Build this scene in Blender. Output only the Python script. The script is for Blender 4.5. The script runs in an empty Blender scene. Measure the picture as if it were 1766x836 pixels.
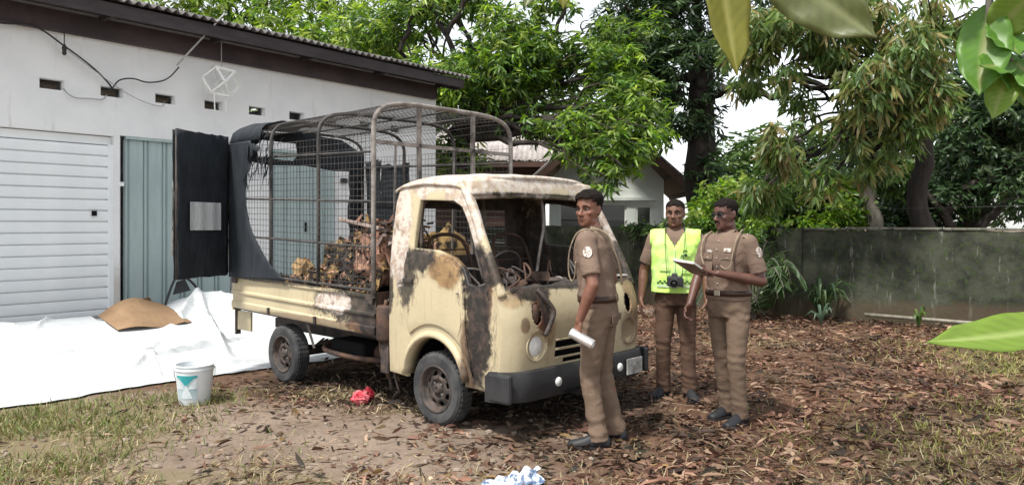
import bpy, bmesh, math, random
import numpy as np
from mathutils import Vector, Matrix, noise as mnoise
R = math.radians
PI = math.pi
rng = np.random.default_rng(11)
random.seed(11)
scene = bpy.context.scene
COL = scene.collection

# ------------------------------------------------------------------ camera, sky, sun, exposure
FPX, CXP, HORY, CAMH = 1300.0, 883.0, 388.0, 1.48
cd = bpy.data.cameras.new('camera')
cam = bpy.data.objects.new('camera', cd)
COL.objects.link(cam)
cam.location = (0, 0, CAMH)
cam.rotation_euler = (R(90), 0, 0)
cd.sensor_fit = 'HORIZONTAL'
cd.sensor_width = 36.0
cd.lens = 36.0 * FPX / 1766.0
cd.shift_y = (HORY - 418.0) / 1766.0
cd.clip_start = 0.05
cd.clip_end = 600
scene.camera = cam
scene.render.resolution_x = 1024
scene.render.resolution_y = 484

SUN_EL, SUN_AZ = R(62), R(-139)        # azimuth measured from +Y towards +X
world = bpy.data.worlds.new('World')
scene.world = world
world.use_nodes = True
wt = world.node_tree
wt.nodes.clear()
wo = wt.nodes.new('ShaderNodeOutputWorld')
wb = wt.nodes.new('ShaderNodeBackground')
sk = wt.nodes.new('ShaderNodeTexSky')
sk.sky_type = 'NISHITA'
sk.sun_disc = False
sk.sun_elevation = SUN_EL
sk.sun_rotation = SUN_AZ
sk.air_density = 1.0
sk.dust_density = 1.0
sk.ozone_density = 1.0
hs = wt.nodes.new('ShaderNodeHueSaturation')      # thin bright cloud: the blue is washed out
hs.inputs['Saturation'].default_value = 0.22
hs.inputs['Value'].default_value = 1.0
wt.links.new(sk.outputs[0], hs.inputs['Color'])
wt.links.new(hs.outputs[0], wb.inputs['Color'])
wb.inputs['Strength'].default_value = 0.15
wt.links.new(wb.outputs[0], wo.inputs[0])
sl = bpy.data.lights.new('sun', 'SUN')
sl.energy = 3.0
sl.angle = R(6)
sl.color = (1.0, 0.96, 0.88)
sun = bpy.data.objects.new('sun', sl)
COL.objects.link(sun)
sdir = Vector((math.sin(SUN_AZ) * math.cos(SUN_EL), math.cos(SUN_AZ) * math.cos(SUN_EL), math.sin(SUN_EL)))
sun.rotation_euler = sdir.to_track_quat('Z', 'Y').to_euler()
sun.location = (0, 0, 30)
vs = scene.view_settings
vs.view_transform = 'Standard'
vs.look = 'None'
vs.exposure = 1.0
vs.gamma = 1.0

# ------------------------------------------------------------------ helpers
def at(px, py, d):
    """a point of the place, from where it shows in the photograph and its own distance"""
    return Vector(((px - CXP) / FPX * d, d, CAMH - (py - HORY) / FPX * d))

def tag(o, label, cat, group=None, kind=None):
    if label: o['label'] = label
    if cat: o['category'] = cat
    if group: o['group'] = group
    if kind: o['kind'] = kind
    return o

def thing(name, label, cat, loc=(0, 0, 0), rz=0.0, group=None):
    o = bpy.data.objects.new(name, None)
    COL.objects.link(o)
    o.location = loc
    o.rotation_euler = (0, 0, rz)
    o.empty_display_size = 0.1
    return tag(o, label, cat, group)

def link_mesh(name, me, mat=None, parent=None):
    o = bpy.data.objects.new(name, me)
    COL.objects.link(o)
    if mat is not None and len(me.materials) == 0: me.materials.append(mat)
    if parent is not None: o.parent = parent
    return o

class MB:
    """collects shapes into one mesh"""
    def __init__(s): s.v = []; s.f = []
    def add(s, v, f):
        n = len(s.v); s.v += [tuple(p) for p in v]; s.f += [tuple(i + n for i in q) for q in f]; return s
    def box(s, c, size, rot=None, taper=1.0):
        x, y, z = size[0] / 2, size[1] / 2, size[2] / 2
        vs = [(-x, -y, -z), (x, -y, -z), (x, y, -z), (-x, y, -z), (-x * taper, -y * taper, z), (x * taper, -y * taper, z), (x * taper, y * taper, z), (-x * taper, y * taper, z)]
        if rot is not None: vs = [rot @ Vector(p) for p in vs]
        vs = [(p[0] + c[0], p[1] + c[1], p[2] + c[2]) for p in vs]
        return s.add(vs, [(3, 2, 1, 0), (4, 5, 6, 7), (0, 1, 5, 4), (1, 2, 6, 5), (2, 3, 7, 6), (3, 0, 4, 7)])
    def bar(s, a, b, w, h=None, up=(0, 0, 1)):
        """rectangular bar from a to b"""
        h = w if h is None else h
        a = Vector(a); b = Vector(b); d = (b - a).normalized(); u = Vector(up)
        if abs(d.dot(u)) > .98: u = Vector((1, 0, 0))
        x = d.cross(u).normalized(); y = x.cross(d)
        vs = []
        for p in (a, b):
            for sx, sy in ((-1, -1), (1, -1), (1, 1), (-1, 1)): vs.append(p + x * (sx * w / 2) + y * (sy * h / 2))
        return s.add(vs, [(3, 2, 1, 0), (4, 5, 6, 7), (0, 1, 5, 4), (1, 2, 6, 5), (2, 3, 7, 6), (3, 0, 4, 7)])
    def tube(s, pts, r, n=8, cap=True, flat=1.0):
        pts = [Vector(p) for p in pts]; m = len(pts)
        rs = r if hasattr(r, '__len__') else [r] * m
        vs = []; fs = []
        t0 = (pts[1] - pts[0]).normalized()
        u = Vector((0, 0, 1)) if abs(t0.z) < .9 else Vector((1, 0, 0))
        x = t0.cross(u).normalized()
        for i, p in enumerate(pts):
            t = (pts[min(i + 1, m - 1)] - pts[max(i - 1, 0)])
            t = t.normalized() if t.length > 1e-9 else t0
            x = (x - t * x.dot(t))
            x = x.normalized() if x.length > 1e-6 else t.orthogonal().normalized()
            y = t.cross(x)
            for k in range(n):
                a = 2 * PI * k / n
                vs.append(p + (x * math.cos(a) + y * math.sin(a) * flat) * rs[i])
        for i in range(m - 1):
            for k in range(n):
                k2 = (k + 1) % n
                fs.append((i * n + k, i * n + k2, (i + 1) * n + k2, (i + 1) * n + k))
        if cap:
            fs.append(tuple(range(n - 1, -1, -1))); fs.append(tuple((m - 1) * n + k for k in range(n)))
        return s.add(vs, fs)
    def lathe(s, prof, axis='z', n=32, c=(0, 0, 0), close=False):
        """profile of (radius, height)"""
        vs = []; fs = []; m = len(prof)
        for (r, hh) in prof:
            for k in range(n):
                a = 2 * PI * k / n; p = (r * math.cos(a), r * math.sin(a), hh)
                if axis == 'y': p = (p[0], p[2], p[1])
                if axis == 'x': p = (p[2], p[0], p[1])
                vs.append((p[0] + c[0], p[1] + c[1], p[2] + c[2]))
        rows = m if close else m - 1
        for i in range(rows):
            for k in range(n):
                k2 = (k + 1) % n; j = (i + 1) % m
                fs.append((i * n + k, i * n + k2, j * n + k2, j * n + k))
        if not close:
            fs.append(tuple(range(n - 1, -1, -1))); fs.append(tuple((m - 1) * n + k for k in range(n)))
        return s.add(vs, fs)
    def grid(s, fn, nu, nv, closeu=False):
        vs = [fn(i / (nu if closeu else nu - 1), j / (nv - 1)) for j in range(nv) for i in range(nu)]
        fs = []
        for j in range(nv - 1):
            for i in range(nu if closeu else nu - 1):
                i2 = (i + 1) % nu
                fs.append((j * nu + i, j * nu + i2, (j + 1) * nu + i2, (j + 1) * nu + i))
        return s.add(vs, fs)
    def ball(s, c, r, n=12, m=8, rot=None):
        r = r if hasattr(r, '__len__') else (r, r, r)
        vs = []; fs = []
        for j in range(1, m):
            ph = PI * j / m
            for i in range(n):
                a = 2 * PI * i / n
                vs.append(Vector((math.sin(ph) * math.cos(a) * r[0], math.sin(ph) * math.sin(a) * r[1], math.cos(ph) * r[2])))
        vs += [Vector((0, 0, r[2])), Vector((0, 0, -r[2]))]
        if rot is not None: vs = [rot @ p for p in vs]
        vs = [p + Vector(c) for p in vs]
        for j in range(m - 2):
            for i in range(n):
                i2 = (i + 1) % n
                fs.append((j * n + i, (j + 1) * n + i, (j + 1) * n + i2, j * n + i2))
        T = (m - 1) * n
        for i in range(n):
            i2 = (i + 1) % n
            fs.append((T, i, i2)); fs.append((T + 1, (m - 2) * n + i2, (m - 2) * n + i))
        return s.add(vs, fs)
    def mesh(s, name, smooth=False):
        me = bpy.data.meshes.new(name)
        me.from_pydata(s.v, [], s.f); me.update()
        bm = bmesh.new(); bm.from_mesh(me)
        bmesh.ops.recalc_face_normals(bm, faces=bm.faces); bm.to_mesh(me); bm.free()
        if smooth:
            me.shade_smooth()
        return me
    def build(s, name, mat, parent=None, smooth=False, bevel=0, solid=0, auto=None, subsurf=0):
        o = link_mesh(name, s.mesh(name, smooth or auto is not None), mat, parent)
        if subsurf:
            m = o.modifiers.new('s', 'SUBSURF'); m.levels = subsurf; m.render_levels = subsurf
        if solid:
            m = o.modifiers.new('t', 'SOLIDIFY'); m.thickness = solid; m.offset = 0
        if bevel:
            m = o.modifiers.new('b', 'BEVEL'); m.width = bevel; m.segments = 2; m.limit_method = 'ANGLE'
        if auto is not None:
            try: o.data.set_sharp_from_angle(angle=R(auto))
            except Exception: pass
        return o

def plate_mesh(outline, holes, thick, fn, bevel=0.0, sub=0.0):
    """flat plate with holes: 2D outline (a,b) -> fn(a, b, w) with w across the thickness"""
    cu = bpy.data.curves.new('c', 'CURVE'); cu.dimensions = '2D'; cu.fill_mode = 'BOTH'
    cu.extrude = max(thick / 2 - bevel, 0.0001); cu.bevel_depth = bevel; cu.bevel_resolution = 1
    for pl in [outline] + list(holes):
        sp = cu.splines.new('POLY'); sp.points.add(len(pl) - 1); sp.use_cyclic_u = True
        for i, p in enumerate(pl): sp.points[i].co = (p[0], p[1], 0, 1)
    o = bpy.data.objects.new('tmp', cu); COL.objects.link(o)
    dg = bpy.context.evaluated_depsgraph_get()
    me = bpy.data.meshes.new_from_object(o.evaluated_get(dg))
    bpy.data.objects.remove(o); bpy.data.curves.remove(cu)
    if sub:
        bm = bmesh.new(); bm.from_mesh(me)
        for _ in range(6):
            es = [e for e in bm.edges if e.calc_length() > sub]
            if not es: break
            bmesh.ops.subdivide_edges(bm, edges=es, cuts=1)
            bmesh.ops.triangulate(bm, faces=[f for f in bm.faces if len(f.verts) > 4])
        bm.to_mesh(me); bm.free()
    for v in me.vertices: v.co = fn(v.co.x, v.co.y, v.co.z)
    me.materials.clear()
    bm = bmesh.new(); bm.from_mesh(me)
    bmesh.ops.remove_doubles(bm, verts=bm.verts, dist=1e-5)
    bmesh.ops.recalc_face_normals(bm, faces=bm.faces); bm.to_mesh(me); bm.free()
    return me

def spline(pts, n=6, closed=False):
    """Catmull-Rom through 2D/3D points"""
    P = [Vector(p) for p in pts]; m = len(P); out = []
    rngm = m if closed else m - 1
    for i in range(rngm):
        p0 = P[(i - 1) % m] if closed or i > 0 else P[0]
        p1 = P[i]; p2 = P[(i + 1) % m]
        p3 = P[(i + 2) % m] if closed or i + 2 < m else P[-1]
        for k in range(n):
            t = k / n
            out.append(0.5 * ((2 * p1) + (p2 - p0) * t + (2 * p0 - 5 * p1 + 4 * p2 - p3) * t * t + (3 * p1 - p0 - 3 * p2 + p3) * t ** 3))
    if not closed: out.append(P[-1].copy())
    return out

def np_mesh(name, V, F4=None, F3=None, colors=None, mat=None, parent=None, smooth=False):
    """fast mesh from numpy arrays"""
    me = bpy.data.meshes.new(name)
    loops = []; tot = []
    if F4 is not None and len(F4): loops.append(F4.reshape(-1)); tot.append(np.full(len(F4), 4))
    if F3 is not None and len(F3): loops.append(F3.reshape(-1)); tot.append(np.full(len(F3), 3))
    loops = np.concatenate(loops).astype(np.int32); tot = np.concatenate(tot).astype(np.int32)
    start = np.concatenate([[0], np.cumsum(tot)[:-1]]).astype(np.int32)
    me.vertices.add(len(V)); me.vertices.foreach_set('co', V.astype(np.float32).reshape(-1))
    me.loops.add(len(loops)); me.loops.foreach_set('vertex_index', loops)
    me.polygons.add(len(tot)); me.polygons.foreach_set('loop_start', start)
    me.update(calc_edges=True); me.validate()
    if colors is not None:
        ca = me.color_attributes.new('Col', 'FLOAT_COLOR', 'POINT')
        c4 = np.ones((len(V), 4), np.float32); c4[:, :3] = colors
        ca.data.foreach_set('color', c4.reshape(-1))
    if smooth: me.shade_smooth()
    return link_mesh(name, me, mat, parent)

def leaf_arrays(P, D, L, Wd, col, curl=0.25, roll=None, twist=1.0):
    """P base points, D directions, L lengths, Wd widths -> leaf meshes (two halves folded on the midrib)"""
    n = len(P)
    D = D / np.linalg.norm(D, axis=1, keepdims=True)
    up = rng.normal(size=(n, 3)) * twist + np.array([0, 0, 1.0])
    S = np.cross(D, up); S /= np.linalg.norm(S, axis=1, keepdims=True) + 1e-9
    N = np.cross(S, D)
    L = L[:, None]; w = Wd[:, None]; cu = (curl * rng.uniform(.3, 1.3, n))[:, None]
    def pt(t, s, k): return P + D * L * t + S * w * s * .5 - N * L * cu * (t * t) + N * w * k
    V = np.stack([pt(0, 0, 0), pt(.30, -.85, .12), pt(.32, 0, 0), pt(.30, .85, .12), pt(.68, -.8, .12), pt(.70, 0, 0), pt(.68, .8, .12), pt(1, 0, 0)], 1)
    b = (np.arange(n) * 8)[:, None]
    F3 = np.concatenate([b + np.array([[0, 2, 1]]), b + np.array([[0, 3, 2]]), b + np.array([[4, 5, 7]]), b + np.array([[5, 6, 7]])])
    F4 = np.concatenate([b + np.array([[1, 2, 5, 4]]), b + np.array([[2, 3, 6, 5]])])
    C = np.repeat(col[:, None, :], 8, 1)
    return V.reshape(-1, 3), F4, F3, C.reshape(-1, 3)

# ------------------------------------------------------------------ materials
def nodes_of(name):
    m = bpy.data.materials.new(name); m.use_nodes = True
    nt = m.node_tree; b = nt.nodes['Principled BSDF']
    return m, nt, b

def N(nt, typ, **kw):
    n = nt.nodes.new(typ)
    for k, v in kw.items():
        if hasattr(n, k) and k not in n.inputs: setattr(n, k, v)
        else: n.inputs[k].default_value = v
    return n

def rgb(nt, a, b, fac):
    m = nt.nodes.new('ShaderNodeMix'); m.data_type = 'RGBA'
    for s, x in ((6, a), (7, b)):
        if isinstance(x, (tuple, list)): m.inputs[s].default_value = (*x[:3], 1)
        else: nt.links.new(x, m.inputs[s])
    if isinstance(fac, (int, float)): m.inputs[0].default_value = fac
    else: nt.links.new(fac, m.inputs[0])
    return m.outputs[2]

def fmath(nt, op, a, b=None, clamp=False):
    m = nt.nodes.new('ShaderNodeMath'); m.operation = op; m.use_clamp = clamp
    for i, x in enumerate((a, b)):
        if x is None: continue
        if isinstance(x, (int, float)): m.inputs[i].default_value = x
        else: nt.links.new(x, m.inputs[i])
    return m.outputs[0]

def ramp(nt, src, lo, hi, a=0.0, b=1.0):
    m = nt.nodes.new('ShaderNodeMapRange'); m.interpolation_type = 'SMOOTHSTEP'
    nt.links.new(src, m.inputs[0])
    m.inputs[1].default_value = lo; m.inputs[2].default_value = hi; m.inputs[3].default_value = a; m.inputs[4].default_value = b
    return m.outputs[0]

def noise_tex(nt, scale, detail=4, rough=.6, vec=None, dist=0.0):
    n = nt.nodes.new('ShaderNodeTexNoise'); n.inputs['Scale'].default_value = scale
    n.inputs['Detail'].default_value = detail; n.inputs['Roughness'].default_value = rough; n.inputs['Distortion'].default_value = dist
    if vec is not None: nt.links.new(vec, n.inputs['Vector'])
    return n.outputs[0]

def coords(nt, kind='Object'):
    return nt.nodes.new('ShaderNodeTexCoord').outputs[kind]

def stretch(nt, vec, s):
    m = nt.nodes.new('ShaderNodeMapping'); m.inputs['Scale'].default_value = s
    nt.links.new(vec, m.inputs['Vector']); return m.outputs[0]

def bump(nt, b, h, strength=.3, dist=.01):
    n = nt.nodes.new('ShaderNodeBump'); n.inputs['Strength'].default_value = strength; n.inputs['Distance'].default_value = dist
    nt.links.new(h, n.inputs['Height']); nt.links.new(n.outputs[0], b.inputs['Normal'])

def M(name, c1, c2=None, scale=6.0, rough=.75, metal=0.0, bmp=0.0, bscale=60, spec=.35, lo=.35, hi=.65, st=(1, 1, 1), c3=None, s3=1.5, lo3=.55, hi3=.7, bdist=.01):
    m, nt, b = nodes_of(name)
    vec = stretch(nt, coords(nt), st)
    col = None
    if c2 is not None:
        col = rgb(nt, c1, c2, ramp(nt, noise_tex(nt, scale, 6, .65, vec), lo, hi))
        if c3 is not None:
            col = rgb(nt, col, c3, ramp(nt, noise_tex(nt, s3, 6, .7, vec), lo3, hi3))
        nt.links.new(col, b.inputs['Base Color'])
    else: b.inputs['Base Color'].default_value = (*c1, 1)
    b.inputs['Roughness'].default_value = rough; b.inputs['Metallic'].default_value = metal
    b.inputs['Specular IOR Level'].default_value = spec
    if bmp: bump(nt, b, noise_tex(nt, bscale, 5, .6, vec), bmp, bdist)
    return m

def leaf_mat(name, trans=.45, rough=.45, gain=1.0):
    m, nt, b = nodes_of(name)
    at_ = nt.nodes.new('ShaderNodeAttribute'); at_.attribute_name = 'Col'
    nz = noise_tex(nt, 3.0, 3, .6, coords(nt))
    col = rgb(nt, at_.outputs['Color'], (0.02, 0.04, 0.01), ramp(nt, nz, .35, .75, 0, .35))
    nt.links.new(col, b.inputs['Base Color'])
    b.inputs['Roughness'].default_value = rough
    b.inputs['Specular IOR Level'].default_value = .45
    tr = nt.nodes.new('ShaderNodeBsdfTranslucent')
    hsv = nt.nodes.new('ShaderNodeHueSaturation'); hsv.inputs['Hue'].default_value = .485; hsv.inputs['Saturation'].default_value = 1.1; hsv.inputs['Value'].default_value = 2.1 * gain
    nt.links.new(col, hsv.inputs['Color']); nt.links.new(hsv.outputs[0], tr.inputs['Color'])
    mx = nt.nodes.new('ShaderNodeMixShader'); mx.inputs[0].default_value = trans
    nt.links.new(b.outputs[0], mx.inputs[1]); nt.links.new(tr.outputs[0], mx.inputs[2])
    nt.links.new(mx.outputs[0], nt.nodes['Material Output'].inputs[0])
    return m

def blob_mask(nt, vec, blobs, nz, amount=.5, lo_hi=(1.15, .75)):
    """soft stain shapes: max over ellipsoids (centre, radii, strength), edges broken by noise"""
    out = None
    off = fmath(nt, 'MULTIPLY', fmath(nt, 'SUBTRACT', nz, .5), amount * 2)
    for c, r, s in blobs:
        a = nt.nodes.new('ShaderNodeVectorMath'); a.operation = 'SUBTRACT'; nt.links.new(vec, a.inputs[0]); a.inputs[1].default_value = c
        d = nt.nodes.new('ShaderNodeVectorMath'); d.operation = 'DIVIDE'; nt.links.new(a.outputs[0], d.inputs[0]); d.inputs[1].default_value = r
        l = nt.nodes.new('ShaderNodeVectorMath'); l.operation = 'LENGTH'; nt.links.new(d.outputs[0], l.inputs[0])
        v = ramp(nt, fmath(nt, 'ADD', l.outputs['Value'], off), lo_hi[0], lo_hi[1], 0, s)
        out = v if out is None else fmath(nt, 'MAXIMUM', out, v)
    return out

def burnt(name, base, soot=(), rust=(), ash=(), brown=(), rough=.55, base_noise=.5):
    """paint burnt by fire: where it blackened, rusted, went to pale ash or scorched tan"""
    m, nt, b = nodes_of(name)
    vec = coords(nt)
    nz = noise_tex(nt, 5.0, 8, .68, vec, .6); nz2 = noise_tex(nt, 17.0, 6, .7, vec, .3); nz3 = noise_tex(nt, 2.2, 4, .6, vec)
    col = rgb(nt, base, tuple(x * .72 for x in base), ramp(nt, nz3, .4, .75, 0, base_noise))
    run = noise_tex(nt, 1.0, 5, .6, stretch(nt, vec, (26, 26, 2.2)))
    col = rgb(nt, col, (base[0] * .5, base[1] * .42, base[2] * .34), ramp(nt, run, .56, .78, 0, .5))
    rg = b.inputs['Roughness']
    if brown: col = rgb(nt, col, rgb(nt, (.27, .165, .07), (.10, .052, .028), ramp(nt, nz2, .38, .66)), blob_mask(nt, vec, brown, nz, .6))
    if rust: col = rgb(nt, col, rgb(nt, (.15, .062, .03), (.055, .026, .018), ramp(nt, nz2, .3, .7)), blob_mask(nt, vec, rust, nz, .6))
    if soot:
        stk = noise_tex(nt, 1.0, 7, .7, stretch(nt, vec, (30, 30, 7)), .5)          # scorch runs and blisters round the burnt-off areas
        col = rgb(nt, col, (.07, .045, .03), fmath(nt, 'MULTIPLY', blob_mask(nt, vec, [(c, tuple(x * 1.45 for x in r), 1) for c, r, s in soot], nz, .7, (1.2, .5)), ramp(nt, stk, .50, .60, 0, .85)))
        nzs = fmath(nt, 'ADD', fmath(nt, 'MULTIPLY', nz, .6), fmath(nt, 'MULTIPLY', nz2, .4))
        col = rgb(nt, col, rgb(nt, (.012, .011, .011), (.075, .050, .040), ramp(nt, nz2, .42, .72)), blob_mask(nt, vec, soot, nzs, 1.0, (1.12, .78)))
    if ash: col = rgb(nt, col, rgb(nt, rgb(nt, (.56, .51, .46), (.34, .25, .20), ramp(nt, nz2, .42, .62)), (.10, .06, .045), ramp(nt, nz, .60, .68, 0, .9)), blob_mask(nt, vec, ash, nz, .8, (1.08, .85)))
    nt.links.new(col, b.inputs['Base Color'])
    rg.default_value = rough; b.inputs['Specular IOR Level'].default_value = .4
    bump(nt, b, nz2, .35, .008)
    return m

m_white = M('white_wall_paint', (.70, .71, .71), (.62, .64, .645), 1.2, .85, bmp=.15, bscale=25, c3=(.50, .50, .48), s3=.8, lo3=.58, hi3=.8)
m_shutter = M('white_shutter_paint', (.80, .825, .83), (.74, .77, .78), 2, .5, bmp=.05, bscale=10)
m_teal = M('grey_teal_door_paint', (.38, .46, .455), (.32, .40, .40), 2.5, .5, bmp=.1, bscale=15, st=(3, 3, .5), c3=(.22, .24, .22), s3=3, lo3=.62, hi3=.8)
m_dark = M('dark_void', (.012, .012, .013), rough=.95, spec=.05)
m_fascia = M('dark_brown_fascia', (.055, .045, .047), (.035, .028, .03), 3, .7, bmp=.2, bscale=14, st=(1, 1, 4))
m_beam = M('purple_brown_beam', (.075, .055, .058), (.045, .034, .037), 2, .75, bmp=.15, bscale=12)
m_roof = M('weathered_roof_sheet', (.17, .16, .155), (.09, .085, .085), 2, .85, bmp=.2, bscale=20)
m_conc = M('concrete', (.34, .31, .27), (.22, .20, .175), 3, .9, bmp=.4, bscale=40)
m_charred = M('charred_metal', (.028, .025, .024), (.075, .055, .047), 9, .7, metal=.0, bmp=.4, bscale=40, c3=(.14, .075, .045), s3=4, lo3=.6, hi3=.75)
m_cage = M('charred_cage_steel', (.030, .029, .029), (.070, .063, .058), 9, .7, bmp=.4, bscale=40, c3=(.11, .075, .055), s3=4, lo3=.62, hi3=.78)
m_rustdark = M('rusty_burnt_steel', (.10, .055, .036), (.04, .028, .024), 8, .8, bmp=.4, bscale=40, c3=(.22, .17, .14), s3=5, lo3=.62, hi3=.75)
m_ashmetal = M('ash_grey_steel', (.26, .24, .22), (.12, .10, .09), 7, .75, bmp=.3, bscale=40, c3=(.05, .045, .04), s3=3, lo3=.5, hi3=.65)
m_black = M('black_plastic', (.022, .023, .025), (.034, .034, .036), 8, .5, bmp=.1, bscale=30)
m_tyre = M('tyre_rubber', (.028, .029, .031), (.062, .062, .063), 7, .82, bmp=.25, bscale=50, c3=(.10, .09, .08), s3=5, lo3=.62, hi3=.8)
m_canvas = M('scorched_blue_black_canvas', (.010, .014, .019), (.019, .024, .031), 4, .8, bmp=.5, bscale=7, bdist=.03, st=(2, 2, .8))
m_skin1 = M('skin_brown', (.19, .085, .055), (.15, .065, .042), 9, .5, spec=.4)
m_skin2 = M('skin_dark_brown', (.155, .075, .05), (.12, .056, .036), 9, .5, spec=.4)
m_skin3 = M('skin_deep_brown', (.115, .052, .038), (.09, .04, .028), 9, .48, spec=.45)
m_hair = M('black_hair', (.008, .007, .006), (.018, .014, .012), 60, .85, bmp=.8, bscale=160, spec=.08)
# ------------------------------------------------------------------ ground
def ground_material():
    m, nt, b = nodes_of('yard_soil')
    vec = coords(nt)
    n1 = noise_tex(nt, 1.1, 6, .65, vec); n2 = noise_tex(nt, 14, 6, .7, vec); n3 = noise_tex(nt, 60, 4, .7, vec)
    dirt = rgb(nt, (.165, .125, .098), (.245, .19, .15), ramp(nt, n1, .35, .65))
    dirt = rgb(nt, dirt, (.09, .066, .05), ramp(nt, n2, .5, .72, 0, .8))
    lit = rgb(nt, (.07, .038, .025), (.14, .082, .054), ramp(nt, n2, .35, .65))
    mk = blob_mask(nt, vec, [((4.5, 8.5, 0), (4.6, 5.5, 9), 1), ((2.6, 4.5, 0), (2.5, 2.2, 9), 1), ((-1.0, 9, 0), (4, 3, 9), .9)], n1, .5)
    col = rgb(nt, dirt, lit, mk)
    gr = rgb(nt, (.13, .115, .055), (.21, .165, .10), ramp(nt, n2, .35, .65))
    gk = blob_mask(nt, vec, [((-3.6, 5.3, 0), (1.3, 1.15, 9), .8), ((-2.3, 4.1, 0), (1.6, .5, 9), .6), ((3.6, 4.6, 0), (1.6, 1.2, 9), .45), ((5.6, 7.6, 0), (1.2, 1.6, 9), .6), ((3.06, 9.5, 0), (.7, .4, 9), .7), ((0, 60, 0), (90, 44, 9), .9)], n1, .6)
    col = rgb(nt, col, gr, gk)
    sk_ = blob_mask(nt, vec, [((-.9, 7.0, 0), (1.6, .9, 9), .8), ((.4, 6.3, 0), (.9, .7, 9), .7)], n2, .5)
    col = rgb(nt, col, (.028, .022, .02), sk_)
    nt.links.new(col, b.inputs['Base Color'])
    b.inputs['Roughness'].default_value = .95; b.inputs['Specular IOR Level'].default_value = .1
    h = fmath(nt, 'ADD', fmath(nt, 'MULTIPLY', n2, .7), fmath(nt, 'MULTIPLY', n3, .3))
    bump(nt, b, h, .8, .03)
    return m
def axis_pts(lo, a, b, hi, n, m):
    return np.concatenate([np.linspace(lo, a, m, endpoint=False), np.linspace(a, b, n, endpoint=False), np.linspace(b, hi, m)])
gx = axis_pts(-150, -8, 10, 150, 120, 12); gy = axis_pts(-100, 2, 14, 250, 90, 12)
X, Y = np.meshgrid(gx, gy)
Z = np.zeros_like(X)
V = np.stack([X, Y, Z], -1).reshape(-1, 3)
nx, ny = len(gx), len(gy)
i, j = np.meshgrid(np.arange(nx - 1), np.arange(ny - 1)); q = (j * nx + i).reshape(-1)
F = np.stack([q, q + 1, q + nx + 1, q + nx], 1)
g = np_mesh('ground', V, F, mat=ground_material()); g['kind'] = 'structure'

# ------------------------------------------------------------------ white building with the shutter
WALL_RZ = math.atan2(.773, .635)
bld = thing('white_building', 'long white shop building with roller shutter, teal doors and dark eaves', 'building', (-4.75, 9.25, 0), WALL_RZ)
L0, L1 = -6.5, 5.35
def rect(x0, x1, z0, z1): return [(x0, z0), (x1, z0), (x1, z1), (x0, z1)]
vents = [(-.807 + .655 * k) for k in range(-4, 9)]
holes = [rect(-3.25, -.13, .30, 2.56), rect(-.06, 1.46, .40, 2.575), rect(2.03, 3.20, .40, 2.575)] + [rect(v - .13, v + .13, 3.03, 3.15) for v in vents]
me = plate_mesh(rect(L0, L1, -.1, 4.02), holes, .2, lambda a, b, w: (a, .1 + w, b))
def wall_mat():
    m, nt, b = nodes_of('stained_white_wall'); vec = coords(nt)
    n1 = noise_tex(nt, 1.1, 6, .65, vec); n2 = noise_tex(nt, 1.0, 6, .7, stretch(nt, vec, (7, 7, .7))); n3 = noise_tex(nt, 30, 5, .6, vec)
    col = rgb(nt, (.77, .775, .77), (.70, .71, .71), ramp(nt, n1, .4, .65))
    col = rgb(nt, col, (.44, .42, .39), ramp(nt, n2, .57, .78, 0, .75))
    col = rgb(nt, col, (.40, .34, .27), blob_mask(nt, vec, [((0, 0, .2), (40, 5, .75), .5)], n1, .9))
    nt.links.new(col, b.inputs['Base Color']); b.inputs['Roughness'].default_value = .88; b.inputs['Specular IOR Level'].default_value = .2
    bump(nt, b, n3, .2, .01)
    return m
wall = link_mesh('wall', me, wall_mat(), bld)
mb = MB()
mb.box((L0 + .1, 3.2, 1.95), (.2, 5.98, 4.1)); mb.box((L1 - .1, 3.2, 1.95), (.2, 5.98, 4.1)); mb.box(((L0 + L1) / 2, 6.3, 1.95), (L1 - L0, .2, 4.1))
mb.build('rear_walls', m_white, bld)
MB().box(((L0 + L1) / 2, 3.2, .15), (L1 - L0 - .5, 5.9, .3)).build('inner_floor', m_conc, bld)
# roller shutter: one slat after another
sh = MB().box((-1.69, .10, 2.50), (3.12, .05, .10)).build('shutter', m_shutter, bld, bevel=.004)
slat = MB()
prof = [(.074, 0), (.072, .008), (.054, .013), (.051, .04), (.050, .08), (.053, .122), (.066, .129), (.080, .129), (.080, 0)]
vs_ = [(x, p[0], p[1]) for x in (-3.24, -.135) for p in prof]; n_ = len(prof)
slat.add(vs_, [(k, (k + 1) % n_, n_ + (k + 1) % n_, n_ + k) for k in range(n_)] + [tuple(range(n_ - 1, -1, -1)), tuple(range(n_, 2 * n_))])
sme = slat.mesh('slat')
for k in range(16):
    s_ = link_mesh('slat', sme, m_shutter, sh); s_.location = (0, 0, 2.44 - .132 * (k + 1) + .004)
MB().box((-.155, .03, 1.4), (.05, .05, 2.1)).build('guide_rail', m_shutter, sh)
MB().box((-.34, .035, 1.62), (.05, .03, .06)).build('lock', m_dark, sh)
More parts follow.
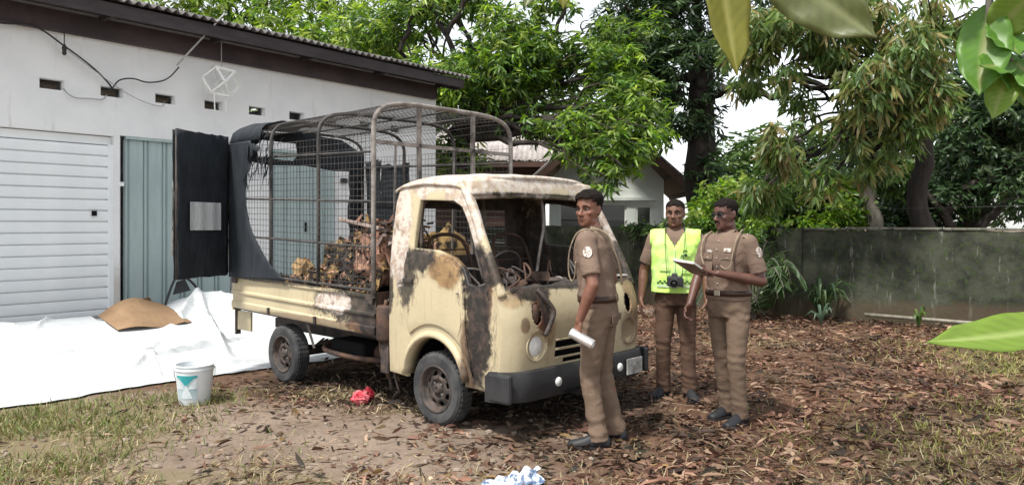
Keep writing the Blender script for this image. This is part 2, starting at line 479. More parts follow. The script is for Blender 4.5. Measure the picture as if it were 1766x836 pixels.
# folding metal doors
def folding_door(x0, n, w, dark_gap):
    d = MB().box((x0 + n * w / 2, .03, 2.555), (n * w, .05, .035)).build('door', m_teal, bld)
    pr = [(0, .075), (.012, .045), (.030, .045), (.040, .075), (.055, .075), (.068, .05), (w - .012, .05), (w - .001, .075)]
    m_ = MB(); k_ = len(pr)
    vv = [(p[0], p[1], z) for z in (.42, 2.535) for p in pr] + [(p[0], p[1] + .012, z) for z in (.42, 2.535) for p in pr]
    ff = [(k, k + 1, k_ + k + 1, k_ + k) for k in range(k_ - 1)] + [(2 * k_ + k + 1, 2 * k_ + k, 3 * k_ + k, 3 * k_ + k + 1) for k in range(k_ - 1)]
    m_.add(vv, ff); pm = m_.mesh('panel')
    for k in range(n):
        p = link_mesh('panel', pm, m_teal, d); p.location = (x0 + k * w, 0, 0)
    MB().box((x0 + n * w * .5 + .03, .035, 1.45), (.025, .03, .14)).build('handle', m_dark, d)
folding_door(.015, 6, .238, True)
folding_door(2.05, 5, .228, False)
MB().box((-.052, .05, 1.48), (.012, .06, 2.16)).build('door_frame', m_white, bld)
MB().box((-.04, .02, 1.98), (.05, .07, .05)).build('hinge', m_shutter, bld)
# eaves
MB().box(((L0 + 5.3) / 2, -.045, 3.81), (5.3 - L0, .085, .235)).build('wall_beam', m_beam, bld)
MB().box(((L0 + 5.5) / 2, -.27, 3.965), (5.5 - L0, .38, .012)).build('soffit', m_fascia, bld)
MB().box(((L0 + 5.55) / 2, -.48, 3.955), (5.55 - L0, .03, .155)).build('fascia', m_fascia, bld, bevel=.004)
for k in range(9):
    MB().box((L0 + .6 + k * 1.4, -.26, 3.925), (.05, .4, .06)).build('rafter_end', m_fascia, bld)
MB().box((5.5, 1.1, 4.30), (.03, 3.2, .16), Matrix.Rotation(R(14), 3, 'X')).build('barge_board', m_fascia, bld)
def roof_sheet(x0, x1, y0, y1, z0, slope, amp, wl, th=.012):
    n = int((x1 - x0) / wl * 6); m_ = MB()
    for s in (0, th):
        pass
    vv = []; ff = []
    for layer in (0, 1):
        for j, y in enumerate((y0, y1)):
            for k in range(n + 1):
                x = x0 + (x1 - x0) * k / n
                vv.append((x, y, z0 + (y - y0) * slope + amp * math.sin(2 * PI * x / wl) + layer * th))
    st = n + 1
    for k in range(n):
        ff += [(k + 1, k, st + k, st + k + 1), (2 * st + k, 2 * st + k + 1, 3 * st + k + 1, 3 * st + k), (k, k + 1, 2 * st + k + 1, 2 * st + k)]
    return m_.add(vv, ff)
xs = np.linspace(L0 - .2, 5.62, 14)
for k in range(13):
    roof_sheet(xs[k], xs[k + 1] + .04, -.56, 3.2, 4.065 + (k % 2) * .006, .25, .024, .115).build('roof_sheet', m_roof, bld, smooth=True)
roof_sheet(L0 - .2, 5.6, 3.15, 7.0, 5.0, -.25, .024, .115).build('rear_roof_sheet', m_roof, bld, smooth=True)
# meter / switch on the wall by the second door
MB().box((3.31, -.03, 2.17), (.10, .06, .08)).build('switch_box', m_black, bld, bevel=.008)
mpole = M('galvanised_pole', (.5, .5, .5), (.38, .38, .39), 6, .45, metal=.3)
MB().tube([(.60, -.10, 3.52), (.98, -.60, 4.18)], .012, 8).build('stay_pole', mpole, bld)

# ramp in front of the doors
rp = MB()
pr = [(0.0, .40), (-.75, .385), (-2.35, .04), (-2.35, -.05), (0, -.05)]
n_ = len(pr); vv = [(x, p[0] - .004, p[1]) for x in (-6.4, 2.1) for p in pr]
rp.add(vv, [(k, (k + 1) % n_, n_ + (k + 1) % n_, n_ + k) for k in range(n_)] + [tuple(range(n_)), tuple(range(2 * n_ - 1, n_ - 1, -1))])
ramp_o = rp.build('concrete_ramp', m_conc); ramp_o['kind'] = 'structure'
ramp_o.location = (-4.75, 9.25, 0); ramp_o.rotation_euler = (0, 0, WALL_RZ)

def wall_local(o):
    o.location = (-4.75, 9.25, 0); o.rotation_euler = (0, 0, WALL_RZ); return o
# cables on the wall
m_cable = M('black_cable', (.03, .028, .027), rough=.6)
mk_ = spline([(-1.7, -.08, 3.67), (-1.35, -.10, 3.66), (-1.02, -.10, 3.69), (-.72, -.10, 3.53), (-.41, -.10, 3.33), (-.2, -.06, 3.16), (-.15, .02, 3.10)], 8)
wall_local(tag(MB().tube(mk_, .010, 6).build('cable', m_cable, smooth=True), 'black cable sagging from the eaves to a vent in the white wall', 'cable'))
mk_ = spline([(-.72, -.11, 3.5), (-.4, -.11, 3.30), (-.1, -.10, 3.12), (.15, -.08, 3.02), (.42, -.05, 2.98), (.5, .02, 3.06)], 8)
wall_local(tag(MB().tube(mk_, .0045, 6).build('cable', M('grey_cable', (.3, .29, .28), rough=.6), smooth=True), 'thin grey cable strung slack between two wall vents', 'cable'))
mk_ = spline([(-.17, .04, 3.09), (-.17, -.08, 3.14), (-.10, -.10, 3.23), (.05, -.10, 3.27), (.22, -.10, 3.25), (.4, -.10, 3.29), (.52, -.10, 3.37), (.62, -.12, 3.5)], 8)
wall_local(tag(MB().tube(mk_, .009, 6).build('cable', m_cable, smooth=True), 'black cable looping out of a vent up to the metal stay pole', 'cable'))
mk_ = spline([(-.68, .02, 3.06), (-.66, -.04, 3.0), (-.58, -.05, 2.96), (-.42, -.05, 2.97), (-.28, -.04, 2.98), (-.2, .03, 3.05)], 8)
wall_local(tag(MB().tube(mk_, .007, 6).build('cable', M('pale_grey_cable', (.36, .36, .36), rough=.6), smooth=True), 'pale cable dipping below two neighbouring wall vents', 'cable'))
ins = thing('cable_hook', 'small black insulator hanging on a wire under the eaves', 'hook', (-4.75, 9.25, 0), WALL_RZ)
MB().tube([(-.72, -.11, 3.70), (-.72, -.11, 3.54)], .006, 6).build('wire', m_cable, ins)
MB().lathe([(.012, 3.42), (.026, 3.44), (.020, 3.47), (.028, 3.50), (.014, 3.54)], 'z', 10, (-.72, -.11, 0)).build('insulator', m_cable, ins, smooth=True)
# lantern frame hanging from the eaves: square sticks along the edges of a cut cube
lan = thing('lantern_frame', 'white paper-lantern frame of sticks hanging from the eaves', 'lantern', (-4.75, 9.25, 0), WALL_RZ)
m_stick = M('white_stick', (.80, .80, .77), (.72, .72, .69), 9, .7)
c0 = Vector((1.10, -.30, 3.36)); a = .165
pts = {}
for ax in range(3):
    for s1 in (-1, 1):
        for s2 in (-1, 1):
            p = [0, 0, 0]; p[(ax + 1) % 3] = s1 * a; p[(ax + 2) % 3] = s2 * a; pts[(ax, s1, s2)] = Vector(p)
Pl = list(pts.values()); rotm = Matrix.Rotation(R(28), 3, 'Z') @ Matrix.Rotation(R(12), 3, 'X')
for i_ in range(12):
    for j_ in range(i_ + 1, 12):
        if abs((Pl[i_] - Pl[j_]).length - a * math.sqrt(2)) < 1e-3:
            MB().bar(c0 + rotm @ Pl[i_], c0 + rotm @ Pl[j_], .022).build('stick', m_stick, lan)
for dx in (-.13, .03):
    MB().bar(c0 + Vector((dx, -.05, -.15)), c0 + Vector((dx + .01, -.05, -.40)), .02, .008).build('tail_strip', m_stick, lan)
MB().tube([c0 + Vector((0, 0, .17)), (1.10, -.30, 3.96)], .006, 6).build('string', M('grey_string', (.3, .28, .27), rough=.9), lan)

# white sheet over the ramp
rc = random.Random(44)
CREASES = [(.66, .5, .1, 2.2, .09, .10), (.70, .55, 1.6, 1.6, .07, .10), (.66, .5, -.1, 1.2, .08, .09), (-2.6, .7, -1.2, 1.7, .05, .08), (-1.6, .5, -.5, 2.0, .055, .07), (-.6, 1.9, .6, 1.75, .05, .05), (1.1, 1.1, 2.2, 2.2, .06, .09), (1.3, 2.2, 2.3, 1.7, .05, .06), (-3.2, 1.2, -1.9, 2.1, .05, .08), (-.3, 1.5, -.9, 2.2, .04, .05)]
for _ in range(26):
    cx_, co_, ca_, cl0 = rc.uniform(-3.6, 2.2), rc.uniform(.5, 2.4), rc.uniform(0, PI), rc.uniform(.2, .55)
    CREASES.append((cx_ - math.cos(ca_) * cl0, co_ - math.sin(ca_) * cl0, cx_ + math.cos(ca_) * cl0, co_ + math.sin(ca_) * cl0, rc.uniform(.012, .04), rc.uniform(.025, .06)))
def sheet_fn(u, v):
    x = -4.2 + 6.55 * u
    off = .36 + (2.08 + .40 * u + .07 * math.sin(9 * u) + .10 * mnoise.noise(Vector((u * 14, 0, 3))) + .04 * mnoise.noise(Vector((u * 45, 0, 3)))) * v
    z = .40 if off < .75 else max(.04, .385 - .2156 * (off - .75))
    if off > 2.35: z = max(.004, .04 - .5 * (off - 2.35))
    h = .018 * max(0, mnoise.noise(Vector((x * 1.1, off * 1.1, 3)))) + .004 * mnoise.noise(Vector((x * 6, off * 6, 9)))
    for (ax_, ao, bx_, bo, hh, ww) in CREASES:                            # long sharp folds
        dx_, do = bx_ - ax_, bo - ao; t_ = ((x - ax_) * dx_ + (off - ao) * do) / (dx_ * dx_ + do * do); tc = min(1, max(0, t_))
        dist = math.hypot(x - ax_ - dx_ * tc, off - ao - do * tc) + .015 * mnoise.noise(Vector((x * 5, off * 5, 1)))
        h += 1.5 * hh * math.sin(PI * min(1, max(0.02, tc * .96 + .02))) ** .6 * max(0, 1 - abs(dist) / (ww * .75))
    h += .20 * max(0, 1 - math.hypot((x - .66 - .35 * (off - .6)) / .55, (off - .55) / .75)) ** 1.1
    h += .10 * max(0, 1 - math.hypot((x - 1.2) / .7, (off - .8) / .8))
    h += .05 * max(0, 1 - abs(off - .55) / .25) * (1 if x < -.6 else 0)
    e = min(1, (1 - v) * 9) * .9 + .1
    dip = .05 * math.exp(-((x + .25) ** 2 / .05 + (off - .8) ** 2 / .15))
    if -.6 < x < .25 and off < 1.2: h *= .25
    if off < .9 and -.62 < x < .22: off += (.9 - off) * .8 * (1 - abs(x + .2) / .42 if abs(x + .2) < .42 else 0)
    return (x, -off, z + .014 + max(h * e, 0))
m_sheet = M('white_polythene_sheet', (.54, .56, .57), (.47, .495, .51), 2, .45, bmp=.45, bscale=9, bdist=.02, c3=(.55, .52, .47), s3=1.2, lo3=.62, hi3=.8)
sh_o = MB().grid(sheet_fn, 220, 100).build('plastic_sheet', m_sheet, auto=28, solid=.003)
tag(wall_local(sh_o), 'large crumpled white plastic sheet spread over the doorway ramp', 'sheet')
# cardboard
cb = thing('cardboard_box', 'flattened brown cardboard box lying against the shutter', 'cardboard', (-4.75, 9.25, 0), WALL_RZ)
m_card = M('brown_cardboard', (.27, .175, .10), (.20, .125, .07), 3, .85, bmp=.1, bscale=20)
def card(u, v):
    x = -.55 + .76 * u; y = -1.10 + .50 * v
    return (x, y - .02 * math.sin(u * 5), .35 + .02 * math.sin(u * 7) + (.30 * v * (1 - .55 * abs(2 * u - 1.1) ** 1.5)))
MB().grid(card, 14, 8).build('panel', m_card, cb, solid=.006)
MB().add([(-.30, -.62, .58), (.02, -.60, .635), (.14, -.46, .52), (-.32, -.44, .50)], [(0, 1, 2, 3)]).build('flap', m_card, cb, solid=.006)
MB().add([(.21, -1.08, .355), (.21, -.62, .52), (.33, -.70, .42), (.31, -1.04, .345)], [(0, 1, 2, 3)]).build('flap', m_card, cb, solid=.006)
# dark folded chair-like frame under the sheet
fr = thing('folded_chair', 'dark metal folding chair frame half under the white sheet', 'chair', (-4.75, 9.25, 0), WALL_RZ)
loop = spline([(.28, -.42, .46), (.42, -.40, .80), (.55, -.38, .84), (.72, -.40, .66), (.66, -.44, .48)], 6)
MB().tube(loop, .016, 8).build('back_frame', m_black, fr, smooth=True)
MB().add([(.40, -.40, .62), (.45, -.40, .78), (.56, -.39, .80), (.62, -.41, .66)], [(0, 1, 2, 3)]).build('backrest', m_black, fr, solid=.012)
MB().tube([(.30, -.48, .44), (.70, -.52, .50)], .014, 8).build('crossbar', m_black, fr, smooth=True)

# ------------------------------------------------------------------ boundary wall
bw_rz = math.atan2(-.634, .773)
bwall = thing('boundary_wall', 'long mossy blackened boundary wall along the back of the yard', 'wall', (4.56, 12.3, 0), bw_rz)
def moss_mat():
    m, nt, b = nodes_of('mossy_blackened_plaster')
    vec = coords(nt)
    n1 = noise_tex(nt, 1.6, 7, .7, vec); n2 = noise_tex(nt, 1.0, 6, .7, stretch(nt, vec, (9, 9, 1.6))); n3 = noise_tex(nt, 12, 6, .7, vec)
    col = rgb(nt, (.022, .024, .019), (.066, .070, .052), ramp(nt, n1, .38, .62))
    col = rgb(nt, col, (.19, .19, .165), ramp(nt, n2, .57, .68, 0, .85))
    col = rgb(nt, col, (.040, .062, .018), ramp(nt, n3, .50, .66, 0, .85))
    col = rgb(nt, col, (.085, .062, .042), blob_mask(nt, vec, [((2, 0, 0), (9, 5, .36), .7)], n1, .6))
    nt.links.new(col, b.inputs['Base Color']); b.inputs['Roughness'].default_value = .95; b.inputs['Specular IOR Level'].default_value = .15
    bump(nt, b, n3, .5, .02)
    return m
m_moss = moss_mat()
def uneven_wall(x0, x1, y0, y1, z1, seed, step=.2):
    n = int((x1 - x0) / step); vv = []; ff = []
    prof = [(y0, -.1), (y0, .35), (y0, .8), (y0, z1), (y1, z1), (y1, -.1)]
    for k in range(n + 1):
        x = x0 + (x1 - x0) * k / n
        for p in prof:
            j = mnoise.noise(Vector((x * 1.3, p[1] * 2, seed))) * .012; t_ = mnoise.noise(Vector((x * 2.5, seed, 4))) * .022 if p[1] == z1 else 0
            vv.append((x, p[0] + j, p[1] + t_))
    m_ = len(prof)
    for k in range(n):
        for q_ in range(m_): ff.append((k * m_ + q_, (k + 1) * m_ + q_, (k + 1) * m_ + (q_ + 1) % m_, k * m_ + (q_ + 1) % m_))
    ff += [tuple(range(m_)), tuple(range((n + 1) * m_ - 1, n * m_ - 1, -1))]
    return MB().add(vv, ff)
uneven_wall(-11, -.18, .06, .24, 1.46, 1).build('wall_panel', m_moss, bwall, auto=40)
uneven_wall(.16, 9.5, 0, .2, 1.395, 5).build('wall_panel', m_moss, bwall, auto=40)
uneven_wall(-.2, .18, -.06, .28, 1.43, 8, .1).build('pier', m_moss, bwall, auto=40)
uneven_wall(.17, 9.5, -.03, .23, 1.43, 15).mesh  # (coping is built below)
cop = MB()
for k in range(14): cop.box((.52 + k * .66, .1 + .004 * (k % 3), 1.418 + .004 * ((k * 7) % 4)), (.645, .24, .035))
cop.build('coping', M('lichen_coping', (.20, .19, .16), (.08, .085, .06), 7, .95, bmp=.6, bscale=30), bwall, bevel=.008)
pp = MB().tube([(1.15, -.12, .12), (3.2, -.14, .10)], .028, 10)
pipe = pp.build('water_pipe', M('pale_pvc', (.24, .22, .18), (.15, .14, .11), 8, .6), smooth=True)
pipe.location = (4.56, 12.3, 0); pipe.rotation_euler = (0, 0, bw_rz); tag(pipe, 'pale plastic water pipe lying along the foot of the boundary wall', 'pipe')
m_wire = M('fence_wire', (.09, .085, .08), rough=.7)
fw = thing('wire_fence', 'thin wires strung on posts above the boundary wall', 'fence', (4.56, 12.3, 0), bw_rz)
for zz in (1.75,):
    MB().tube(spline([(-1, .3, zz), (1.2, .3, zz - .02), (3.5, .3, zz), (6, .3, zz - .03), (9, .3, zz)], 5), .0022, 5).build('wire', m_wire, fw)
for xx in (-1.0, 3.5, 9.0): MB().box((xx, .31, 1.25), (.05, .05, 1.1)).build('post', m_moss, fw)

# ------------------------------------------------------------------ house beyond the wall
hs_ = thing('small_house', 'white gabled house with grey sheet roof beyond the boundary wall', 'house', (2.25, 18.0, 0), R(-4))
m_hwall = M('pale_green_white_plaster', (.60, .63, .60), (.50, .53, .50), 1.5, .9, bmp=.1, bscale=20)
wx = 1.36
wins = [rect(-1.12, -.32, .9, 2.02), rect(-.20, .48, .9, 2.0), rect(.70, 1.08, .9, 1.94)]
gab = [(-wx, -.1), (wx, -.1), (wx, 2.55), (0, 3.95), (-wx, 2.55)]
link_mesh('wall', plate_mesh(gab, wins, .18, lambda a, b, w: (a, .09 + w, b)), m_hwall, hs_)
m_glass = M('dark_window_glass', (.016, .019, .021), rough=.15, spec=.6)
m_sash = M('white_sash', (.62, .62, .58), rough=.6)
for r_ in wins:
    x0, x1, z0, z1 = r_[0][0], r_[1][0], r_[0][1], r_[2][1]
    fm = MB()
    for (c, s) in (((x0 + .02, .06, (z0 + z1) / 2), (.045, .09, z1 - z0)), ((x1 - .02, .06, (z0 + z1) / 2), (.045, .09, z1 - z0)), (((x0 + x1) / 2, .061, z1 - .02), (x1 - x0 - .1, .09, .045)), (((x0 + x1) / 2, .061, z0 + .02), (x1 - x0 - .1, .09, .045))): fm.box(c, s)
    w_ = fm.build('window', m_sash, hs_)
    MB().box(((x0 + x1) / 2, .10, (z0 + z1) / 2), (x1 - x0 - .08, .012, z1 - z0 - .08)).build('pane', m_glass, w_)
    MB().box(((x0 + x1) / 2, .075, z0 + (z1 - z0) * .62), (x1 - x0 - .08, .03, .03)).build('glazing_bar', m_black, w_)
MB().box((-.1, -.03, 2.10), (2.6, .10, .07)).build('lintel', m_hwall, hs_)
MB().box((wx - .09, 2.2, 1.2), (.18, 4.0, 2.7)).build('side_wall', m_hwall, hs_)
MB().box((-wx + .09, 1.0, 1.2), (.18, 1.6, 2.7)).build('side_wall', m_hwall, hs_)
m_hroof = M('pinkish_grey_sheet_roof', (.42, .385, .375), (.30, .27, .26), 3, .85, bmp=.2, bscale=15, c3=(.14, .10, .08), s3=2, lo3=.6, hi3=.8)
m_wood = M('brown_roof_boards', (.10, .055, .04), (.065, .036, .028), 4, .8, st=(1, 8, 8), bmp=.2, bscale=20)
def slope_sheet(p00, p10, p01, n, amp, th=.03):
    """corrugated plane: p00->p10 across the waves, p00->p01 down the slope"""
    a_, b_, c_ = Vector(p00), Vector(p10), Vector(p01); nn = (b_ - a_).cross(c_ - a_).normalized()
    if nn.z < 0: nn = -nn
    vv = []; ff = []; st = n * 4 + 1
    for lay in (0, 1):
        for q_ in (0, 1):
            for k in range(st):
                t_ = k / (st - 1)
                vv.append(a_ + (b_ - a_) * t_ + (c_ - a_) * q_ + nn * (amp * math.sin(2 * PI * t_ * n) + lay * th))
    for k in range(st - 1):
        ff += [(k, k + 1, st + k + 1, st + k), (2 * st + k + 1, 2 * st + k, 3 * st + k, 3 * st + k + 1), (st + k, st + k + 1, 3 * st + k + 1, 3 * st + k), (k + 1, k, 2 * st + k, 2 * st + k + 1)]
    return MB().add(vv, ff)
ov = 2.08; zr = 4.12; ze = 2.27
for s in (-1, 1):
    for k in range(4):
        y0 = -.55 + k * 1.2
        slope_sheet((0, y0, zr), (0, y0 + 1.2, zr), (s * ov, y0, ze), 8, .02).build('roof_sheet', m_hroof, hs_, smooth=True)
    MB().bar((0, -.52, zr - .14), (s * ov, -.52, ze - .10), .04, .16).build('barge_board', m_wood, hs_)
    for k in range(5):
        t_ = .12 + k * .21
        MB().bar((s * ov * t_, -.54, zr + (ze - zr) * t_ - .12), (s * ov * t_, 3.6, zr + (ze - zr) * t_ - .12), .06, .08).build('purlin', m_wood, hs_)
    MB().add([(0.02 * s, -.5, zr - .06), (s * ov, -.5, ze - .06), (s * ov, 4, ze - .06), (0.02 * s, 4, zr - .06)], [(0, 1, 2, 3)]).build('ceiling_boards', m_wood, hs_, solid=.02)
# main range of the house, its roof facing the yard
MB().box((-4.1, 1.6, 1.5), (5.2, .2, 3.2)).build('wall', m_wood, hs_)
for k in range(5):
    x0 = -6.9 + k * 1.35
    slope_sheet((x0, 3.9, 4.42), (x0 + 1.35, 3.9, 4.42), (x0, .9, 3.10), 10, .02).build('roof_sheet', m_hroof, hs_, smooth=True)
MB().box((-3.6, .93, 3.02), (6.6, .04, .14)).build('fascia', m_wood, hs_)
# ------------------------------------------------------------------ burnt mini truck  (local: x forward, y to its far side, z up)
trk = thing('mini_truck', 'burnt-out cream mini truck with wire cage body and scorched cab', 'truck', (-.08, 6.17, 0), math.atan2(-.685, .729))
CREAM = (.47, .40, .262)
m_cab = burnt('cab_paint', CREAM,
    soot=[((.53, -.8, .76), (.14, .25, .46), .97), ((.50, -.8, 1.16), (.16, .25, .22), 1), ((.66, -.76, 1.18), (.10, .12, .14), .9), ((.42, 0, 1.70), (.1, 1, .03), .85), ((-.26, -.8, 1.10), (.13, .25, .24), .9), ((-.12, -.8, 1.22), (.20, .2, .10), .95),
          ((.48, -.8, .42), (.14, .2, .10), .5), ((-.46, -.8, 1.0), (.05, .4, .22), .9), ((.16, 0, 1.77), (.1, .9, .05), .3)],
    rust=[((.45, -.8, .60), (.10, .2, .30), .8), ((.62, -.8, .95), (.05, .2, .25), .8)],
    brown=[((.20, -.8, 1.16), (.22, .2, .14), .95), ((.62, -.7, 1.12), (.12, .2, .14), .8)],
    ash=[((-.1, 0, 1.84), (.75, 1.2, .24), .85), ((.40, -.8, 1.55), (.24, .25, .26), .85), ((-.36, -.8, 1.45), (.12, .3, .52), .85), ((.3, .8, 1.5), (.4, .3, .4), .7)])
m_face = burnt('front_panel_paint', CREAM,
    soot=[((.8, -.52, 1.03), (.2, .20, .075), .95), ((.8, 0, 1.06), (.2, .9, .045), .95), ((.86, -.455, .90), (.2, .05, .16), .9)],
    rust=[((.86, -.50, .86), (.2, .075, .13), 1), ((.86, -.66, .80), (.2, .04, .06), .7), ((.86, .58, .66), (.2, .14, .16), .6)],
    brown=[((.8, .64, .92), (.3, .16, .20), .75), ((.8, -.42, .74), (.3, .05, .12), .6), ((.8, -.72, 1.02), (.2, .12, .10), .6)])
m_bed = burnt('bed_paint', CREAM,
    soot=[((-1.02, -.8, .82), (.52, .3, .14), .93), ((-.72, -.8, .78), (.20, .3, .26), .95), ((-2.0, -.8, .96), (1.3, .3, .03), .8), ((-.8, .8, .8), (1, .3, .3), .9)],
    ash=[((-1.25, -.8, .825), (.25, .2, .095), 1)],
    rust=[((-.75, -.8, .66), (.3, .2, .10), .9), ((-1.6, -.8, .64), (.9, .2, .035), .5)])
m_cabfar = burnt('far_cab_paint', CREAM, soot=[((.1, .8, 1.1), (.9, .5, .9), .95)], ash=[((.45, .8, 1.5), (.2, .3, .3), .7)])
m_patch = M('pale_burnt_patch', (.55, .55, .53), (.35, .34, .32), 9, .9, bmp=.3, bscale=30)
HW = .79
def ysurf(z):                       # tumblehome of the cab side
    return HW - (0.075 * max(0, (z - 1.05) / .75) ** 1.5) - .012 * max(0, (.6 - z) / .3)
def arc(cx_, cz_, r, a0, a1, n): return [(cx_ + r * math.cos(R(a0 + (a1 - a0) * k / n)), cz_ + r * math.sin(R(a0 + (a1 - a0) * k / n))) for k in range(n + 1)]
arch = arc(.06, .33, .335, 180, 0, 14)                                   # wheel arch, from rear to front
side_out = [(-.47, .34), (-.275, .33)] + arch[1:-1] + [(.395, .345), (.715, .33), (.75, .55), (.745, .80), (.715, 1.03), (.575, 1.34), (.46, 1.56), (.37, 1.70), (.26, 1.785), (-.30, 1.80), (-.405, 1.77), (-.44, 1.66), (-.46, 1.2)]
win = [(x, z) for x, z in [(-.17, 1.68), (.22, 1.665), (.32, 1.615), (.40, 1.50), (.51, 1.28), (.61, 1.06), (.52, 1.035), (.42, 1.06), (.38, 1.16), (.27, 1.235), (.08, 1.285), (-.20, 1.295)]]
for s in (-1, 1):
    holes = [win] if s < 0 else [win]
    me = plate_mesh(side_out, holes, .045, lambda a, b, w, s=s: (a, s * (ysurf(b) - .022 + w), b), bevel=.010, sub=.12)
    o = link_mesh('cab_side', me, m_cab if s < 0 else m_cabfar, trk); me.shade_smooth()
    try: me.set_sharp_from_angle(angle=R(50))
    except Exception: pass
    # door skin, a little proud of the side, with its seam around it
    dr = [(-.275, 1.275), (.07, 1.262), (.25, 1.215), (.345, 1.15), (.395, 1.02), (.405, .72)] + arc(.06, .33, .425, 20, 128, 12) + [(-.27, .80)]
    dm = plate_mesh(dr, [], .02, lambda a, b, w, s=s: (a, s * (ysurf(b) + .006 + w), b), bevel=.006, sub=.12)
    d = link_mesh('door', dm, m_cab, trk); dm.shade_smooth()
    MB().tube([(p[0], s * (ysurf(p[1]) + .004), p[1]) for p in dr + dr[:1]], .0055, 5).build('door_seam', m_dark, d)
    MB().box((-.21, s * (HW + .022), 1.06), (.11, .03, .035)).build('handle', m_charred, d, bevel=.008)
    MB().tube(spline([(-.17, s * .8, 1.00), (-.0, s * .80, 1.005), (.25, s * .80, .98), (.37, s * .798, .95)], 4), .006, 6).build('crease', m_charred, d)
    # flared wheel-arch lip
    lip = MB(); pts_o = arc(.06, .33, .375, 178, 8, 18); pts_i = arc(.06, .33, .325, 178, 8, 18)
    vv = []
    for (po, pi_) in zip(pts_o, pts_i):
        vv += [(po[0], s * (ysurf(po[1]) + .002), po[1]), (po[0] * .3 + pi_[0] * .7, s * (HW + .028), po[1] * .3 + pi_[1] * .7), (pi_[0], s * (HW + .02), pi_[1]), (pi_[0], s * (HW - .10), pi_[1])]
    ff = [(k * 4 + q_, (k + 1) * 4 + q_, (k + 1) * 4 + q_ + 1, k * 4 + q_ + 1) for k in range(18) for q_ in range(3)]
    lip.add(vv, ff).build('wheel_arch', m_cab, trk, smooth=True, solid=.006)
    wl = MB(); wl.grid(lambda u, v, s=s: (arc(.06, .33, .345, 185, -5, 24)[int(round(u * 24))][0], s * (.77 - .36 * v), arc(.06, .33, .345, 185, -5, 24)[int(round(u * 24))][1]), 25, 3)
    wl.build('wheel_housing', m_dark, trk, smooth=True)
    # sheet-metal window frame left standing in the opening
    fr_ = spline([(-.16, 1.30, 0), (-.165, 1.66, 0), (.18, 1.65, 0), (.28, 1.60, 0), (.36, 1.48, 0), (.54, 1.08, 0)], 5)
    MB().tube([(p.x, s * (ysurf(p.y) - .055), p.y) for p in fr_], .016, 6).build('window_frame', m_charred, trk, smooth=True)
# roof
def roof_fn(u, v):
    a_ = -1 + 2 * u; b_ = -1 + 2 * v
    sx = math.copysign(abs(a_) ** .9, a_); x = -.075 + .385 * b_ * (1.0 if b_ < 0 else 1.0)
    y = .735 * a_
    ed = max(abs(a_), 0) ** 6
    ed2 = max(0, b_) ** 5 * .05 + max(0, -b_) ** 7 * .05
    x += .075 * max(0, b_) ** 2 * (1 - a_ * a_)
    dent = .012 * mnoise.noise(Vector((x * 4, y * 3, 0)))
    return (x, y, 1.845 + .028 * (1 - a_ * a_) - .062 * ed - ed2 + dent)
MB().grid(roof_fn, 41, 25).build('roof', m_cab, trk, smooth=True, solid=.02)
MB().tube(spline([(.35, -.715, 1.68), (.425, -.45, 1.695), (.445, 0, 1.70), (.425, .45, 1.695), (.35, .715, 1.68)], 6), [.020] * 25, 8).build('windscreen_header', m_cab, trk, smooth=True)
MB().tube(spline([(.30, -.715, 1.79), (.40, -.45, 1.825), (.42, 0, 1.84), (.40, .45, 1.825), (.30, .715, 1.79)], 6), [.022] * 25, 8).build('drip_rail', m_cab, trk, smooth=True)
def fascia(u, v):
    y = -.74 + 1.48 * u; t_ = abs(y) / .74
    return (.415 - .03 * t_ ** 2 - .07 * max(0, (t_ - .75) / .25) ** 2 + .020 * (1 - v) + .016 - .012 * v * v, y, 1.705 + .115 * v - .018 * t_ ** 3 + .006 * mnoise.noise(Vector((y * 5, v * 3, 0))))
MB().grid(fascia, 36, 7).build('roof_fascia', m_cab, trk, smooth=True, solid=.03)
# A pillars
for s in (-1, 1):
    ps = spline([(.30, s * .715, 1.77), (.42, s * .735, 1.60), (.54, s * .752, 1.38), (.655, s * .765, 1.16), (.735, s * .760, .99)], 6)
    MB().tube(ps, [.031 + .006 * k / 24 for k in range(25)], 10).build('windscreen_pillar', m_cab if s < 0 else m_cabfar, trk, smooth=True)
# rear wall of the cab with its window
rw = plate_mesh([(-.75, .40), (.75, .40), (.75, 1.2), (.70, 1.70), (.62, 1.80), (-.62, 1.80), (-.70, 1.70), (-.75, 1.2)], [rect(-.50, .50, 1.22, 1.62)], .03, lambda a, b, w: (-.435 + w, a, b), bevel=.006)
link_mesh('rear_wall', rw, m_charred, trk)
MB().box((.12, 0, .42), (1.08, 1.36, .04)).build('cab_floor', m_charred, trk)
# front panel: rounded in plan, bulging in profile, one grid with openings left for lamps and grille
def nose(y, z):
    t_ = min(1.0, abs(y) / .80)
    pr_ = .875 - .02 * ((z - .75) / .25) ** 2 - (.055 * max(0, (z - .80) / .26) ** 1.8)
    return pr_ - .030 * t_ ** 2 - .095 * max(0, (t_ - .78) / .22) ** 2.4
def in_open(y, z):
    for s in (-1, 1):
        if ((y - s * .55) / .098) ** 2 + ((z - .645) / .098) ** 2 < 1: return True
        if ((y - s * .545) / .045) ** 2 + ((z - .865) / .075) ** 2 < 1: return True
    if abs(y) < .36 and (.615 < z < .665 or .55 < z < .595): return True
    if abs(y) < .27 and .50 < z < .535: return True
    return False
fp = MB(); nyy, nzz = 190, 72
idx = {}
for j in range(nzz + 1):
    for i in range(nyy + 1):
        y = -.80 + 1.6 * i / nyy; z = .47 + .58 * j / nzz
        idx[(i, j)] = len(fp.v); fp.v.append((nose(y, z), y, z))
for j in range(nzz):
    for i in range(nyy):
        y = -.80 + 1.6 * (i + .5) / nyy; z = .47 + .58 * (j + .5) / nzz
        if not in_open(y, z): fp.f.append((idx[(i, j)], idx[(i + 1, j)], idx[(i + 1, j + 1)], idx[(i, j + 1)]))
